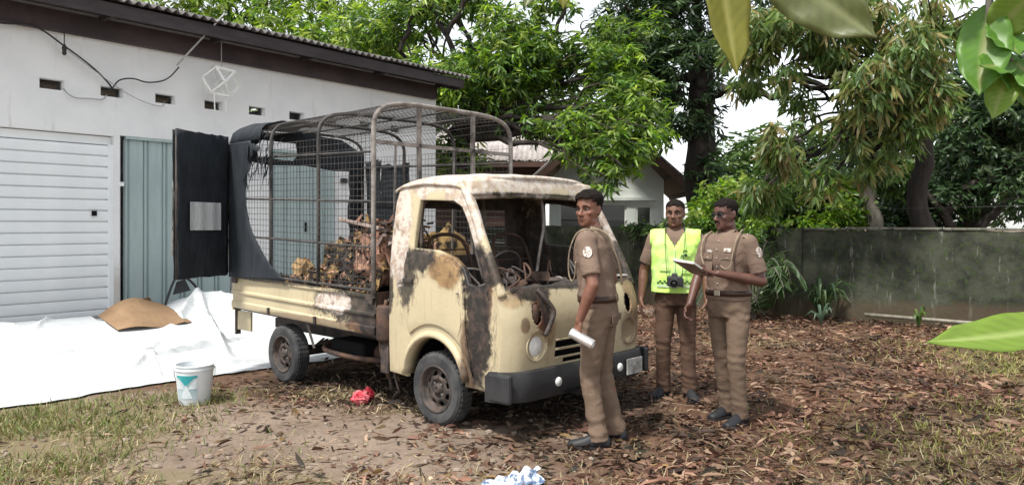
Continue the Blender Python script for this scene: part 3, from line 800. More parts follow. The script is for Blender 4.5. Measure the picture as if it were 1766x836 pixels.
fp.build('front_panel', m_face, trk, smooth=True, solid=.012)
MB().grid(lambda u, v: (nose(-.74 + 1.48 * u, .5 + .5 * v) - .12, -.74 + 1.48 * u, .45 + .58 * v), 20, 6).build('front_bulkhead', m_dark, trk)
m_chrome = M('lamp_reflector', (.72, .72, .70), rough=.18, metal=.9)
m_lens = M('lamp_glass', (.75, .76, .74), (.6, .6, .58), 10, .12, spec=.6)
for s in (-1, 1):
    x0 = nose(.55, .645) - .03
    rim = MB().lathe([(.100, .030), (.106, .036), (.100, .042), (.088, .034), (.086, .0)], 'x', 32, (x0 - .005, s * .55, .645))
    bez = rim.build('headlight_bezel', m_face, trk, smooth=True)
    if s < 0:
        hl = MB().lathe([(.001, -.05), (.05, -.035), (.085, .012), (.086, .018)], 'x', 28, (x0 - .01, s * .55, .645)).build('headlight', m_chrome, trk, smooth=True)
        MB().lathe([(.084, .016), (.072, .034), (.04, .044), (.002, .047)], 'x', 28, (x0 - .01, s * .55, .645)).build('lens', m_lens, hl, smooth=True)
    else:
        MB().lathe([(.001, -.06), (.05, -.05), (.086, .012), (.087, .018)], 'x', 24, (x0 - .02, s * .55, .645)).build('headlight', m_rustdark, trk, smooth=True)
# burnt wiper / hanging trim over the near lamp
MB().tube(spline([(.815, -.50, 1.03), (.87, -.46, .96), (.905, -.42, .88), (.90, -.45, .80), (.895, -.50, .72)], 5), .010, 6, flat=1.8).build('hanging_trim', m_charred, trk, smooth=True)
MB().ball((.83, -.545, .865), (.035, .045, .075), 14, 8).build('indicator', m_rustdark, trk, smooth=True)
MB().ball((.80, .545, .865), (.03, .045, .075), 14, 8).build('indicator', m_dark, trk, smooth=True)
for zz in (.608, .672, .543, .602):
    MB().tube([(nose(y, zz) + .004, y, zz) for y in np.linspace(-.36, .36, 13)], .006, 6).build('grille_bar', m_face, trk, smooth=True)
MB().ball((nose(0, .78) + .004, 0, .80), (.008, .05, .03), 14, 8).build('badge', m_chrome, trk, smooth=True)
# lower apron and bumper
def bumper_sec(y):
    t_ = abs(y) / .83
    x = .905 - .03 * t_ ** 2 - .14 * max(0, (t_ - .76) / .24) ** 2.2
    return [(x - .06, .49), (x - .004, .487), (x + .006, .455), (x + .006, .33), (x - .012, .285), (x - .10, .28), (x - .10, .45)]
bm_ = MB(); ys = np.linspace(-.83, .83, 57); k_ = 7
for y in ys: bm_.v += [(p[0], y, p[1]) for p in bumper_sec(y)]
for i in range(56):
    for q_ in range(k_): bm_.f.append((i * k_ + q_, (i + 1) * k_ + q_, (i + 1) * k_ + (q_ + 1) % k_, i * k_ + (q_ + 1) % k_))
bm_.f += [tuple(range(k_)), tuple(range(57 * k_ - 1, 56 * k_ - 1, -1))]
bump_o = bm_.build('bumper', m_black, trk, auto=45)
for s in (-1, 1):
    MB().box((.77, s * .815, .385), (.20, .045, .20)).build('bumper_end', m_black, bump_o, bevel=.02)
    MB().lathe([(.001, .024), (.026, .022), (.032, .015), (.035, 0)], 'x', 20, (.895, s * .37, .385)).build('fog_lamp', m_lens, bump_o, smooth=True)
    MB().box((.905, s * .22, .31), (.02, .16, .025)).build('bumper_slot', m_dark, bump_o)
m_plate = M('pale_number_plate', (.42, .42, .40), (.16, .15, .14), 12, .6)
MB().box((.918, .55, .375), (.012, .20, .12)).build('number_plate', m_plate, bump_o)
# wheels: tyre > rim
def wheel(x, y, sgn, mirror=1):
    prof = [(.175, -.07), (.20, -.078), (.245, -.074), (.264, -.058), (.270, -.03), (.270, .03), (.264, .058), (.245, .074), (.20, .078), (.175, .07)]
    t = MB().lathe(prof, 'y', 40, (x, y, .27), close=True)
    for k in range(40):                                                   # tread blocks
        a_ = 2 * PI * k / 40
        for yy in (-.036, 0, .036):
            rot = Matrix.Rotation(-a_, 3, 'Y')
            t.box(Vector((x, y, .27)) + rot @ Vector((.2705, yy, 0)), (.008, .026, .026), rot)
    o = t.build('wheel', m_tyre, trk, auto=35)
    rm = MB(); n = 48
    rings = [(.178, sgn * .070), (.166, sgn * .074), (.156, sgn * .045), (.150, sgn * .020), (.128, sgn * .024), (.098, sgn * .040), (.070, sgn * .046), (.062, sgn * .030), (.040, sgn * .026), (.036, sgn * .058), (.001, sgn * .060)]
    for r_, h_ in rings:
        for k in range(n): rm.v.append((x + r_ * math.cos(2 * PI * k / n), y + h_, .27 + r_ * math.sin(2 * PI * k / n)))
    for i in range(len(rings) - 1):
        for k in range(n):
            if i == 4 and (k % 6) in (1, 2, 3): continue
            rm.f.append((i * n + k, i * n + (k + 1) % n, (i + 1) * n + (k + 1) % n, (i + 1) * n + k))
    r_o = rm.build('rim', m_charred, o, smooth=True, solid=.006)
    MB().lathe([(.17, -.01), (.17, .01)], 'y', 24, (x, y - sgn * .005, .27)).build('brake_drum', m_dark, o)
    for k in range(4):
        a_ = PI / 4 + k * PI / 2
        MB().lathe([(.009, 0), (.009, .02)], 'y', 6, (x + .053 * math.cos(a_), y + sgn * .034 - .01, .27 + .053 * math.sin(a_))).build('wheel_nut', m_ashmetal, o)
for x, yy in ((.06, .705), (-2.14, .69)):
    wheel(x, -yy, -1); wheel(x, yy, 1)
# chassis
ch = MB()
for s in (-1, 1): ch.box((-1.3, s * .34, .46), (3.3, .07, .10))
for x in (-2.9, -1.5, -.7): ch.box((x, 0, .46), (.07, .66, .08))
ch.build('chassis', m_charred, trk)
MB().tube([(-2.14, -.66, .27), (-2.14, -.1, .27), (-2.14, .1, .27), (-2.14, .66, .27)], [.045, .045, .045, .045], 10).ball((-2.14, 0, .27), .13).build('rear_axle', m_charred, trk, smooth=True)
MB().tube([(.06, -.66, .27), (.06, .66, .27)], .04, 10).build('front_axle', m_charred, trk, smooth=True)
for s in (-1, 1):
    for k in range(4):
        MB().tube(spline([(-2.62 + .06 * k, s * .50, .42), (-2.14, s * .50, .325 - .013 * k), (-1.66 - .06 * k, s * .50, .42)], 5), .016, 6, flat=.5).build('leaf_spring', m_charred, trk)
MB().box((-1.35, -.46, .385), (.50, .26, .15)).build('fuel_tank', m_dark, trk, bevel=.03)
MB().tube(spline([(-.6, -.3, .33), (-1.0, -.62, .34), (-1.6, -.64, .36), (-1.8, -.4, .40)], 5), .024, 8).build('exhaust_pipe', m_rustdark, trk, smooth=True)
MB().lathe([(.07, -.20), (.075, -.18), (.075, .18), (.07, .20)], 'x', 14, (-.95, -.40, .36)).build('silencer', m_rustdark, trk, smooth=True)
for x in (-1.78, -.70):
    MB().bar((x, -.72, .60), (x + .03, -.66, .36), .05, .02).build('bed_bracket', m_ashmetal, trk)
# burnt gap between cab and bed
gp = MB().box((-.56, -.56, .58), (.13, .40, .36)).box((-.55, .2, .62), (.10, .9, .3))
gp.build('engine_cover', m_rustdark, trk, bevel=.015)
MB().lathe([(.075, -.14), (.085, -.12), (.085, .12), (.075, .14)], 'z', 16, (-.565, -.74, .70)).build('air_filter', m_rustdark, trk, smooth=True)
for k in range(7):
    r0 = random.Random(k)
    p0 = Vector((-.60 + .10 * r0.random(), -.74 + .05 * r0.random(), 1.0 - .3 * r0.random()))
    MB().tube(spline([p0, p0 + Vector((.03 * r0.uniform(-1, 1), -.03, -.2)), p0 + Vector((.05 * r0.uniform(-1, 1), -.02, -.4)), p0 + Vector((.06 * r0.uniform(-1, 1), .03, -.62))], 4), .010 + .008 * r0.random(), 6).build('burnt_hose', m_charred if k % 2 else m_rustdark, trk, smooth=True)
MB().box((-.55, -.765, .42), (.10, .02, .22)).build('mud_flap', m_charred, trk)
# load bed
BX0, BX1 = -3.05, -.64
def bz(x): return -.022 * (x + .64)
def bed_side(s):
    pr_ = [(0, .595), (.025, .595), (.032, .61), (.032, .655), (.018, .668), (.018, .735), (.034, .748), (.034, .765), (.018, .778), (.014, .885), (.030, .895), (.030, .925), (0, .925)]
    m_ = MB(); kk = len(pr_); nn = 40
    for i in range(nn + 1):
        x = BX0 + (BX1 - BX0) * i / nn
        wob = .008 * mnoise.noise(Vector((x * 2.2, s, 0)))
        m_.v += [(x, s * (.775 + p[0] + wob), p[1] + bz(x)) for p in pr_]
    for i in range(nn):
        for q_ in range(kk): m_.f.append((i * kk + q_, (i + 1) * kk + q_, (i + 1) * kk + (q_ + 1) % kk, i * kk + (q_ + 1) % kk))
    m_.f += [tuple(range(kk)), tuple(range((nn + 1) * kk - 1, nn * kk - 1, -1))]
    o = m_.build('bed_side', m_bed, trk, auto=30)
    return o
bs = bed_side(-1); bed_side(1)
for x in (-2.98, -.70): MB().box((x, -.812, .87 + bz(x)), (.09, .02, .05)).build('latch', m_charred, bs, bevel=.004)
for x in (-2.3, -1.5): MB().box((x, -.812, .63 + bz(x)), (.03, .02, .06)).build('hinge', m_charred, bs)
MB().box((-1.845, 0, .625), (2.40, 1.56, .04), Matrix.Rotation(R(1.26), 3, 'Y')).build('bed_floor', m_charred, trk)
MB().box((-.655, 0, .77), (.03, 1.56, .34)).build('headboard', m_rustdark, trk)
MB().box((-3.06, 0, .655), (.035, 1.58, .07)).build('rear_sill', m_bed, trk)
MB().box((-2.90, -.74, .515), (.28, .02, .19)).build('splash_guard', m_bed, trk)
MB().box((-3.045, -.74, .50), (.03, .05, .26)).build('lamp_bracket', m_charred, trk)
# cage
cg = MB()
def hoop(x, r, ztop=2.33, crown=.15, z0=.93):
    pts_ = [(x, -.80, z0 + bz(x)), (x, -.80, 1.5), (x, -.80, 2.10)]
    n = 24
    top = []
    for k in range(n + 1):
        a_ = PI - PI * k / n
        cx_ = math.copysign(abs(math.cos(a_)) ** .42, math.cos(a_)) * .80
        cz_ = 2.22 + .27 * abs(math.sin(a_)) ** .62
        top.append((x, cx_, cz_))
    pts_ += top + [(x, .80, 2.10), (x, .80, 1.5), (x, .80, z0 + bz(x))]
    return MB().tube(pts_, r, 8)
for k, x in enumerate((-.66, -1.46, -2.27, -3.04)):
    hoop(x, .017 if k else .021).build('cage_hoop', m_ashmetal if k == 0 else m_cage, trk, smooth=True)
for s in (-1, 1):
    for z in (2.10, 1.70, 1.33): MB().tube([(-3.04, s * .80, z + bz(-3.04) * .9), (-.66, s * .80, z - .03)], .011, 6).build('cage_rail', m_cage, trk)
    MB().tube([(-3.04, s * .80, .955 + bz(-3.04)), (-.66, s * .80, .955)], .013, 6).build('cage_rail', m_cage, trk)
for y in (-.4, 0, .4): MB().tube([(-3.04, y, 2.475), (-.66, y, 2.475)], .010, 6).build('roof_rail', m_cage, trk)
MB().bar((-.66, -.80, 2.15), (-.66, .80, 2.15), .03).build('front_bar', m_ashmetal, trk)
for y in (-.33, .30): MB().bar((-.66, y, .93), (-.66, y, 2.47), .032, .03, (1, 0, 0)).build('front_bar', m_ashmetal, trk)
for y in (.05, -.6): MB().bar((-.67, y, .95), (-.67, y + .03, 2.14), .014, .014, (1, 0, 0)).build('thin_bar', m_ashmetal, trk)
# welded wire mesh
wm = MB(); sp_ = .055; wr = .0022
def wire(pts_): wm.tube(pts_, wr, 4, cap=False)
for s in (-1, 1):
    z = 1.0
    while z < 2.25:
        wire([(-3.03, s * .803, z + .05), (-.67, s * .803, z)]); z += sp_
    x = -3.02
    while x < -.67:
        wire([(x, s * .803, .95 + bz(x)), (x, s * .803, 2.24)]); x += sp_
def top_pt(x, y):
    c = min(1, abs(y) / .80); a_ = math.acos(c ** (1 / .42)) if c < 1 else 0
    return (x, y, 2.22 + .27 * abs(math.sin(a_)) ** .62 + .012 + .02 * mnoise.noise(Vector((x * 2, y * 2, 0))))
x = -3.02
while x < -.67:
    wire([top_pt(x, y) for y in np.linspace(-.795, .795, 15)]); x += sp_
for y in np.linspace(-.77, .77, 27):
    wire([top_pt(x_, y) for x_ in np.linspace(-3.03, -.67, 9)])
o = wm.build('wire_mesh', m_cage, trk); o['kind'] = 'stuff'
# what is left of the canvas cover
def ragged(poly, amp, n, seed):
    out = []; r0 = random.Random(seed)
    for a_, b_ in zip(poly, poly[1:] + poly[:1]):
        for k in range(n):
            t_ = k / n; j = amp * r0.uniform(-1, 1) if k else amp * .3
            out.append((a_[0] + (b_[0] - a_[0]) * t_ + j, a_[1] + (b_[1] - a_[1]) * t_ + j * .6))
    return out
cv = [(-3.06, .955), (-3.06, 2.30), (-2.62, 2.30), (-2.45, 2.22), (-2.56, 2.15), (-2.66, 2.0), (-2.70, 1.75), (-2.62, 1.50), (-2.48, 1.33), (-2.27, 1.14), (-1.95, .97)]
cv = cv[:2] + ragged(cv[2:6], .03, 5, 3)[:-5] + [tuple(p[:2]) for p in spline([(*p, 0) for p in cv[5:]], 4)]
me = plate_mesh(cv, [], .005, lambda a, b, w: (a, -.832 + w + .014 * mnoise.noise(Vector((a * 3, b * 2.5, 0))), b), sub=.10)
link_mesh('canvas', me, m_canvas, trk); me.shade_smooth()
def hood(u, v):
    x = -3.07 + (.62 + .14 * mnoise.noise(Vector((v * 5, 1, 1))) - .12 * v) * u
    y = -.80 + .75 * v
    p = top_pt(x, max(-.799, y)); return (x, y - .02 * (1 - v), p[2] + .02 + .02 * mnoise.noise(Vector((x * 6, y * 6, 2))))
MB().grid(hood, 14, 20).build('canvas', m_canvas, trk, smooth=True, solid=.006)
r0 = random.Random(5)
tt = MB()
for k in range(34):                                                       # burnt tatters along the torn edge
    x = -2.72 + .55 * r0.random(); z = 2.40 - .45 * r0.random() ** 1.5 - max(0, (x + 2.5)) * .0
    w_ = .03 + .05 * r0.random(); l_ = .06 + .14 * r0.random(); a_ = r0.uniform(-.5, .5)
    y = -.83 - .02 * r0.random()
    if z > 2.3: y = -.78 + .1 * r0.random()
    tt.add([(x, y, z), (x + w_, y - .01, z + .01), (x + w_ * .8 + a_ * .1, y - .03, z - l_ * .6), (x + a_ * .15, y - .01, z - l_)], [(0, 1, 2, 3)])
o = tt.build('canvas_tatters', m_canvas, trk, solid=.003); o['kind'] = 'stuff'
# far-side canvas strips still on the cage
def strip(x0, x1, z0, z1, seed, y=.825):
    me = plate_mesh(ragged(rect(x0, x1, z0, z1), .03, 8, seed), [], .005, lambda a, b, w: (a, y + w + .02 * mnoise.noise(Vector((a * 3, b * 2, seed))), b), sub=.15)
    o = link_mesh('canvas', me, m_canvas, trk); me.shade_smooth(); return o
strip(-3.02, -2.72, 1.0, 2.22, 4); strip(-2.74, -2.22, 1.30, 2.16, 9)
def rear_canvas(poly, holes, seed):
    me = plate_mesh(poly, holes, .005, lambda a, b, w: (-3.03 + .02 * mnoise.noise(Vector((a * 4, b * 2, seed))) + w, a, b), sub=.12)
    link_mesh('canvas', me, m_canvas, trk); me.shade_smooth()
rear_canvas([(-.79, 2.16), (-.4, 2.11), (0, 2.13), (.4, 2.09), (.79, 2.1), (.79, 2.30), (.5, 2.45), (0, 2.48), (-.5, 2.45), (-.79, 2.30)], [[(-.52, 2.19), (-.12, 2.17), (-.06, 2.24), (-.09, 2.36), (-.48, 2.37), (-.56, 2.30)]], 5)
rear_canvas(ragged(rect(.60, .79, .98, 2.12), .02, 8, 12), [], 8)
# rear half door swung open, canvas covered, paper pinned on it
hinge = Vector((-3.07, -.83, 0)); dv = Vector((.26, -.63, 0)).normalized(); nvv = Vector((dv.y, -dv.x, 0))
def dp(a_, z, off=0): return hinge + dv * a_ + nvv * off + Vector((0, 0, z))
gd = MB()
gd.tube([dp(.02, 1.0), dp(.02, 2.34)], .016, 8).tube([dp(.68, .98), dp(.68, 2.38)], .016, 8)
for z in (1.0, 1.37, 1.72, 2.34): gd.tube([dp(.02, z), dp(.68, z + (.03 if z > 2 else -.02))], .014, 8)
rd = gd.build('rear_door', m_charred, trk, smooth=True)
sg = -1 if nvv.dot(Vector((-1, -.3, 0))) < 0 else 1
cvd = ragged(rect(.03, .70, .975, 2.37), .012, 12, 21)
me = plate_mesh(cvd, [], .005, lambda a, b, w: tuple(dp(a, b, w + .024 + .018 * mnoise.noise(Vector((a * 5, b * 1.6, 3))))), sub=.07)
link_mesh('canvas', me, m_canvas, rd); me.shade_smooth()
me2 = me.copy()
for v in me2.vertices: v.co = Vector(v.co) - nvv * .048
link_mesh('canvas', me2, m_canvas, rd)
m_paper = M('pale_paper', (.52, .54, .55), (.40, .42, .43), 14, .9, st=(6, 6, .8))
for off in (.055, -.05):
    me = plate_mesh(rect(.16, .57, 1.43, 1.70), [], .003, lambda a, b, w, off=off: tuple(dp(a, b, off + w + .006 * math.sin(a * 40))), sub=.05)
    link_mesh('paper_notice', me, m_paper, rd)
MB().tube([dp(.70, 1.2, .03), dp(.69, 2.1, .03)], .009, 6).build('tie_rod', m_ashmetal, rd)
# cab interior, burnt to the frame
it = MB()
for y in (-.36, .36):
    st_ = MB()
    st_.tube(spline([(-.05, y - .2, .55), (-.12, y - .2, .9), (-.28, y - .18, 1.35), (-.28, y + .18, 1.35), (-.12, y + .2, .9), (-.05, y + .2, .55)], 5), .016, 7)
    for k in range(5): st_.tube([(-.12 - .035 * k, y - .2, .88 + .1 * k), (-.12 - .035 * k, y + .2, .88 + .1 * k)], .006, 5)
    for k in range(6): st_.tube([(-.08 + .075 * k, y - .2, .74), (-.08 + .075 * k, y + .2, .74)], .007, 5)
    st_.box((.1, y, .68), (.44, .40, .03)); st_.box((.1, y, .55), (.40, .36, .22))
    st_.build('seat_frame', m_rustdark, trk)
MB().tube([(.66, -.70, .98), (.66, .70, .98)], .035, 8).build('dash_tube', m_charred, trk, smooth=True)
def dash(u, v):
    y = -.72 + 1.44 * u
    n_ = mnoise.noise(Vector((y * 5, v * 4, 0))) * .05
    return (.78 - .26 * v + n_ * .4, y, 1.02 + .05 * math.sin(v * PI) + n_ - .08 * v)
MB().grid(dash, 30, 8).build('dashboard', m_charred, trk, smooth=False, solid=.02)
MB().grid(lambda u, v: (.52 + .03 * mnoise.noise(Vector((u * 6, v * 5, 2))), -.70 + 1.4 * u, .50 + .5 * v), 16, 8).build('firewall', m_rustdark, trk, solid=.01)
sw = [(.36 + .05 * math.cos(a_), -.36 + .18 * math.sin(a_), 1.13 + .155 * math.cos(a_)) for a_ in np.linspace(0, 2 * PI, 25)]
MB().tube(sw, .010, 6).tube([(.35, -.54, 1.12), (.36, -.18, 1.12)], .009, 6).tube([(.36, -.36, 1.12), (.60, -.36, .90)], .02, 8).build('steering_wheel', m_charred, trk, smooth=True)
for k in range(26):
    r0 = random.Random(100 + k)
    y = r0.uniform(-.66, .66); x = r0.uniform(.30, .76); z = 1.02 + .06 * r0.random()
    if k % 2:
        MB().tube(spline([(x, y, z), (x - .05, y + r0.uniform(-.1, .1), z + .12), (x + .05, y + r0.uniform(-.2, .2), z + .05), (x, y + r0.uniform(-.25, .25), z - .05)], 4), .008, 5).build('burnt_wiring', (m_charred, m_rustdark, m_ashmetal)[k % 3], trk)
    else:
        rot = Matrix.Rotation(r0.uniform(0, 6), 3, 'Z') @ Matrix.Rotation(r0.uniform(-.7, .7), 3, 'X')
        MB().box((x, y, z), (r0.uniform(.05, .2), r0.uniform(.05, .16), r0.uniform(.02, .09)), rot, .8).build('debris', (m_charred, m_ashmetal, m_rustdark)[k % 3], trk, bevel=.004)
MB().tube(spline([(.34, .08, 1.76), (.37, .09, 1.5), (.36, .06, 1.3), (.42, -.05, 1.12)], 5), .012, 6).build('sagging_strip', m_ashmetal, trk, smooth=True)
MB().bar((-.40, .18, 1.24), (-.40, .17, 1.74), .03).build('window_mullion', m_ashmetal, trk)
# ------------------------------------------------------------------ burnt load on the bed
def truck_world(o):
    o.location = (-.08, 6.17, 0); o.rotation_euler = (0, 0, math.atan2(-.685, .729)); return o
m_straw = M('scorched_straw', (.40, .27, .11), (.13, .06, .03), 12, .9, bmp=.6, bscale=40, c3=(.02, .017, .015), s3=6, lo3=.45, hi3=.56)
m_tan = M('singed_tan_cloth', (.46, .33, .17), (.24, .13, .06), 8, .9, bmp=.4, bscale=25)
m_pink = M('scorched_pinkish_card', (.40, .23, .16), (.16, .08, .055), 9, .9, bmp=.4, bscale=25)
m_char = M('black_char', (.018, .016, .015), (.05, .04, .035), 14, .9, bmp=.6, bscale=50)
m_greyboard = M('ash_grey_board', (.34, .28, .25), (.22, .16, .14), 7, .9, bmp=.2, bscale=30)
load = truck_world(thing('burnt_load', 'heap of charred straw, cloth and rubbish on the truck bed', 'debris'))
def heap(u, v):
    x = -2.35 + 1.66 * u; y = -.74 + 1.4 * v
    e = min(1, 6 * u, 6 * (1 - u) + .55, 5 * v + .35, 5 * (1 - v))
    z = .66 + e * (.14 + .78 * max(0, u - .15) ** .8 + .13 * mnoise.noise(Vector((x * 4, y * 4, 1))) + .07 * mnoise.noise(Vector((x * 11, y * 11, 1))))
    return (x, y, max(z, .655))
MB().grid(heap, 56, 44).build('heap', m_straw, load)
def crumple(c, r, seed, mat, name, n=18, m=12, amp=.45):
    o_ = MB().ball((0, 0, 0), 1.0, n, m)
    o_.v = [(c[0] + p[0] * r[0] * k_, c[1] + p[1] * r[1] * k_, c[2] + p[2] * r[2] * k_) for p in o_.v for k_ in [1 + amp * mnoise.noise(Vector(p) * 2.2 + Vector((seed * 7, 0, 0))) + .25 * mnoise.noise(Vector(p) * 6 + Vector((seed, 5, 0)))]]
    return o_.build(name, mat, load)
crumple((-2.0, -.62, .99), (.11, .10, .17), 3, m_tan, 'singed_sack'); crumple((-2.12, -.60, .90), (.16, .10, .09), 5, m_tan, 'singed_sack')
crumple((-1.18, -.62, 1.02), (.20, .12, .18), 8, m_char, 'charred_bundle'); crumple((-.90, -.62, 1.18), (.20, .13, .24), 9, m_pink, 'scorched_bundle')
crumple((-1.42, -.60, 1.10), (.19, .13, .24), 12, m_straw, 'scorched_bundle'); crumple((-1.75, -.55, .93), (.15, .12, .12), 14, m_char, 'charred_bundle')
crumple((-1.05, -.40, 1.32), (.34, .24, .14), 15, m_straw, 'scorched_bundle'); crumple((-.80, -.5, 1.33), (.10, .10, .08), 19, m_greyboard, 'ash_lump')
rot = Matrix.Rotation(R(8), 3, 'Y') @ Matrix.Rotation(R(-14), 3, 'X')
MB().box((-1.15, -.45, 1.455), (.60, .34, .03), rot).build('scorched_board', m_greyboard, load, bevel=.006)
MB().bar((-1.50, -.55, 1.22), (-.72, -.60, 1.44), .04, .03).build('scorched_stick', m_charred, load)
MB().bar((-1.02, -.62, 1.12), (-.70, -.66, 1.40), .03, .03).build('scorched_stick', m_greyboard, load)
r0 = random.Random(77); bits = {0: MB(), 1: MB(), 2: MB()}
for k in range(1500):                                                     # frayed straw, flakes and card scraps
    x = r0.uniform(-2.3, -.70); y = r0.uniform(-.76, -.1); hz = heap((x + 2.35) / 1.66, (y + .74) / 1.4)[2]
    if x > -1.55: hz += .17 * r0.random()
    if k % 5 == 0: hz = r0.uniform(.94, max(1.0, hz)); y = r0.uniform(-.77, -.68)
    c = Vector((x, y, hz)); d = Vector((r0.uniform(-1, 1), r0.uniform(-1, 1), r0.uniform(-.5, .9))).normalized()
    l_ = r0.uniform(.03, .12); w_ = r0.uniform(.006, .035); sd = d.orthogonal().normalized()
    bits[k % 3].add([c - d * l_ / 2 - sd * w_ / 2, c - d * l_ / 2 + sd * w_ / 2, c + d * l_ / 2 + sd * w_ / 3 + Vector((0, 0, .01)), c + d * l_ / 2 - sd * w_ / 3], [(0, 1, 2, 3)])
for k, mt in enumerate((m_straw, m_char, m_pink)):
    o = bits[k].build('straw_scraps', mt, load); o['kind'] = 'stuff'

# ------------------------------------------------------------------ bucket, rag, plastic
bk = thing('bucket', 'white plastic paint bucket with torn teal label on the ground', 'bucket', (-2.64, 6.27, 0), R(20))
m_bucket = M('white_bucket_plastic', (.70, .74, .76), (.62, .66, .68), 6, .4, bmp=.05, c3=(.45, .40, .34), s3=4, lo3=.62, hi3=.8)
pf = [(.001, .004), (.118, .004), (.122, .012), (.150, .285), (.157, .288), (.157, .298), (.150, .300), (.150, .318), (.158, .320), (.158, .328), (.147, .330), (.144, .30), (.117, .016), (.001, .014)]
MB().lathe(pf, 'z', 40).build('body', m_bucket, bk, auto=30)
m_lteal = M('teal_label_print', (.05, .36, .36), (.03, .27, .29), 9, .5); m_lwhite = M('label_white_print', (.62, .67, .69), (.5, .55, .58), 20, .5); m_lgrey = M('label_grey_print', (.30, .40, .44), (.42, .50, .53), 18, .5)
def on_b(a_, z, e=.0012):
    r_ = .122 + (z - .012) / .273 * .028 + e; return (r_ * math.sin(a_), -r_ * math.cos(a_), z)
A0, A1 = R(-62), R(12)
lab = MB().grid(lambda u, v: on_b(A0 + (A1 - A0) * u, .055 + .20 * v), 16, 4).build('label', m_lgrey, bk)
def on_l(u, v, e): return on_b(A0 + (A1 - A0) * u, .055 + .20 * v, e)
MB().grid(lambda u, v: on_l(u, .90 + .10 * v, .0022), 16, 2).build('label_band', m_lteal, lab)
def tri(p, q, r_, mat, e):
    MB().grid(lambda u, v: on_l(p[0] + (q[0] - p[0]) * u * (1 - v) + (r_[0] - p[0]) * v, p[1] + (q[1] - p[1]) * u * (1 - v) + (r_[1] - p[1]) * v, e), 10, 8).build('label_shape', mat, lab)
tri((.15, .9), (.85, .9), (.5, .55), m_lteal, .0024); tri((.2, .05), (.8, .05), (.5, .62), m_lwhite, .0026); tri((0, .95), (.0, .45), (.42, .45), m_lwhite, .0028); tri((1, .95), (1, .45), (.58, .45), m_lwhite, .0030)
hd = spline([(-.158, 0, .30), (-.15, .06, .20), (-.09, .125, .12), (.0, .15, .10), (.09, .125, .12), (.15, .06, .20), (.158, 0, .30)], 6)
MB().tube(hd, .003, 6).build('handle', m_ashmetal, bk, smooth=True)
rag = thing('red_rag', 'crumpled red plastic bag lying beside the truck under the load bed', 'bag', (-1.25, 6.22, 0))
m_red = M('red_plastic', (.50, .02, .04), (.62, .18, .2), 7, .45, bmp=.5, bscale=20, bdist=.02)
def lump(mb, c, r, seed, amp=.4):
    o_ = MB().ball((0, 0, 0), 1.0, 20, 14)
    o_.v = [(c[0] + p[0] * r[0] * k_, c[1] + p[1] * r[1] * k_, max(.002, c[2] + p[2] * r[2] * k_)) for p in o_.v for k_ in [1 + amp * mnoise.noise(Vector(p) * 2.4 + Vector((seed, 0, 0))) + .2 * mnoise.noise(Vector(p) * 7 + Vector((seed, 5, 0)))]]
    return mb.add(o_.v, o_.f)
lump(MB(), (0, 0, .055), (.07, .055, .055), 3).build('crumple', m_red, rag)
lump(MB(), (.05, .07, .065), (.045, .045, .06), 9).build('crumple', M('dark_red_plastic', (.22, .01, .02), rough=.5), rag)
pb = thing('plastic_bag', 'torn blue and white plastic wrapper flattened in the dry grass', 'bag', (-.01, 4.24, 0), R(15))
def pbag(u, v):
    x = -.17 + .34 * u; y = -.12 + .18 * v * (1 - .3 * u)
    return (x + .02 * math.sin(v * 9), y + .05 * u, .015 + .035 * abs(mnoise.noise(Vector((x * 14, y * 14, 0)))) + .02 * math.sin(u * 14) ** 2 + .06 * u * v)
MB().grid(pbag, 26, 16).build('wrapper', M('blue_white_wrapper', (.55, .60, .66), (.07, .11, .20), 14, .4, lo=.46, hi=.58), pb, solid=.002)

# ------------------------------------------------------------------ dead leaves, straw and grass on the ground
def smooth(a_, b_, x): t_ = np.clip((x - a_) / (b_ - a_), 0, 1); return t_ * t_ * (3 - 2 * t_)
def bl(x, y, cx_, cy_, rx, ry): return np.exp(-(((x - cx_) / rx) ** 2 + ((y - cy_) / ry) ** 2))
def vnoise(x, y, s, seed): return np.array([mnoise.noise(Vector((a_ * s, b_ * s, seed))) for a_, b_ in zip(x, y)])
def keep_off(x, y):
    """off the building's ramp, beyond the boundary wall"""
    off = (x + 4.75) * .773 - (y - 9.25) * .635; t_ = (x + 4.75) * .635 + (y - 9.25) * .773
    on_ramp = (off < 2.75) & (t_ < 2.3); inb = (off < .02) & (t_ < 5.5)
    s_ = (x - 4.56) * .634 + (y - 12.3) * .773
    return ~(on_ramp | inb | (s_ > .0))
def leaf_field(n):
    x = rng.uniform(-5, 9, n); y = 3.7 + (12.5) * rng.random(n) ** 1.25
    xb = .30 - (y - 4.3) * .55
    d = smooth(-.9, .8, x - xb) * .92 + .07
    d = np.maximum(d, .75 * bl(x, y, -1.0, 7.0, 1.8, .7)); d = np.maximum(d, .42 * bl(x, y, -.7, 4.4, 1.2, .45)); d = np.maximum(d, .35 * bl(x, y, -1.6, 6.3, .9, .35))
    d *= 1 - .45 * bl(x, y, 3.4, 4.5, 1.5, .9) - .5 * bl(x, y, 5.8, 7.4, 1.1, 1.6) - .5 * bl(x, y, 3.06, 9.5, .6, .4)
    d *= .45 + .9 * np.clip(vnoise(x, y, .9, 3) + .5, 0, 1)
    d *= .25 + .95 * np.clip(vnoise(x, y, 3.2, 13) * 1.6 + .55, 0, 1)
    k = (rng.random(n) < d) & keep_off(x, y); return x[k], y[k]
x, y = leaf_field(135000)
n = len(x)
z = rng.uniform(.004, .035, n)
ang = rng.uniform(0, 2 * PI, n); tilt = rng.normal(.08, .22, n)
D = np.stack([np.cos(ang), np.sin(ang), tilt], 1)
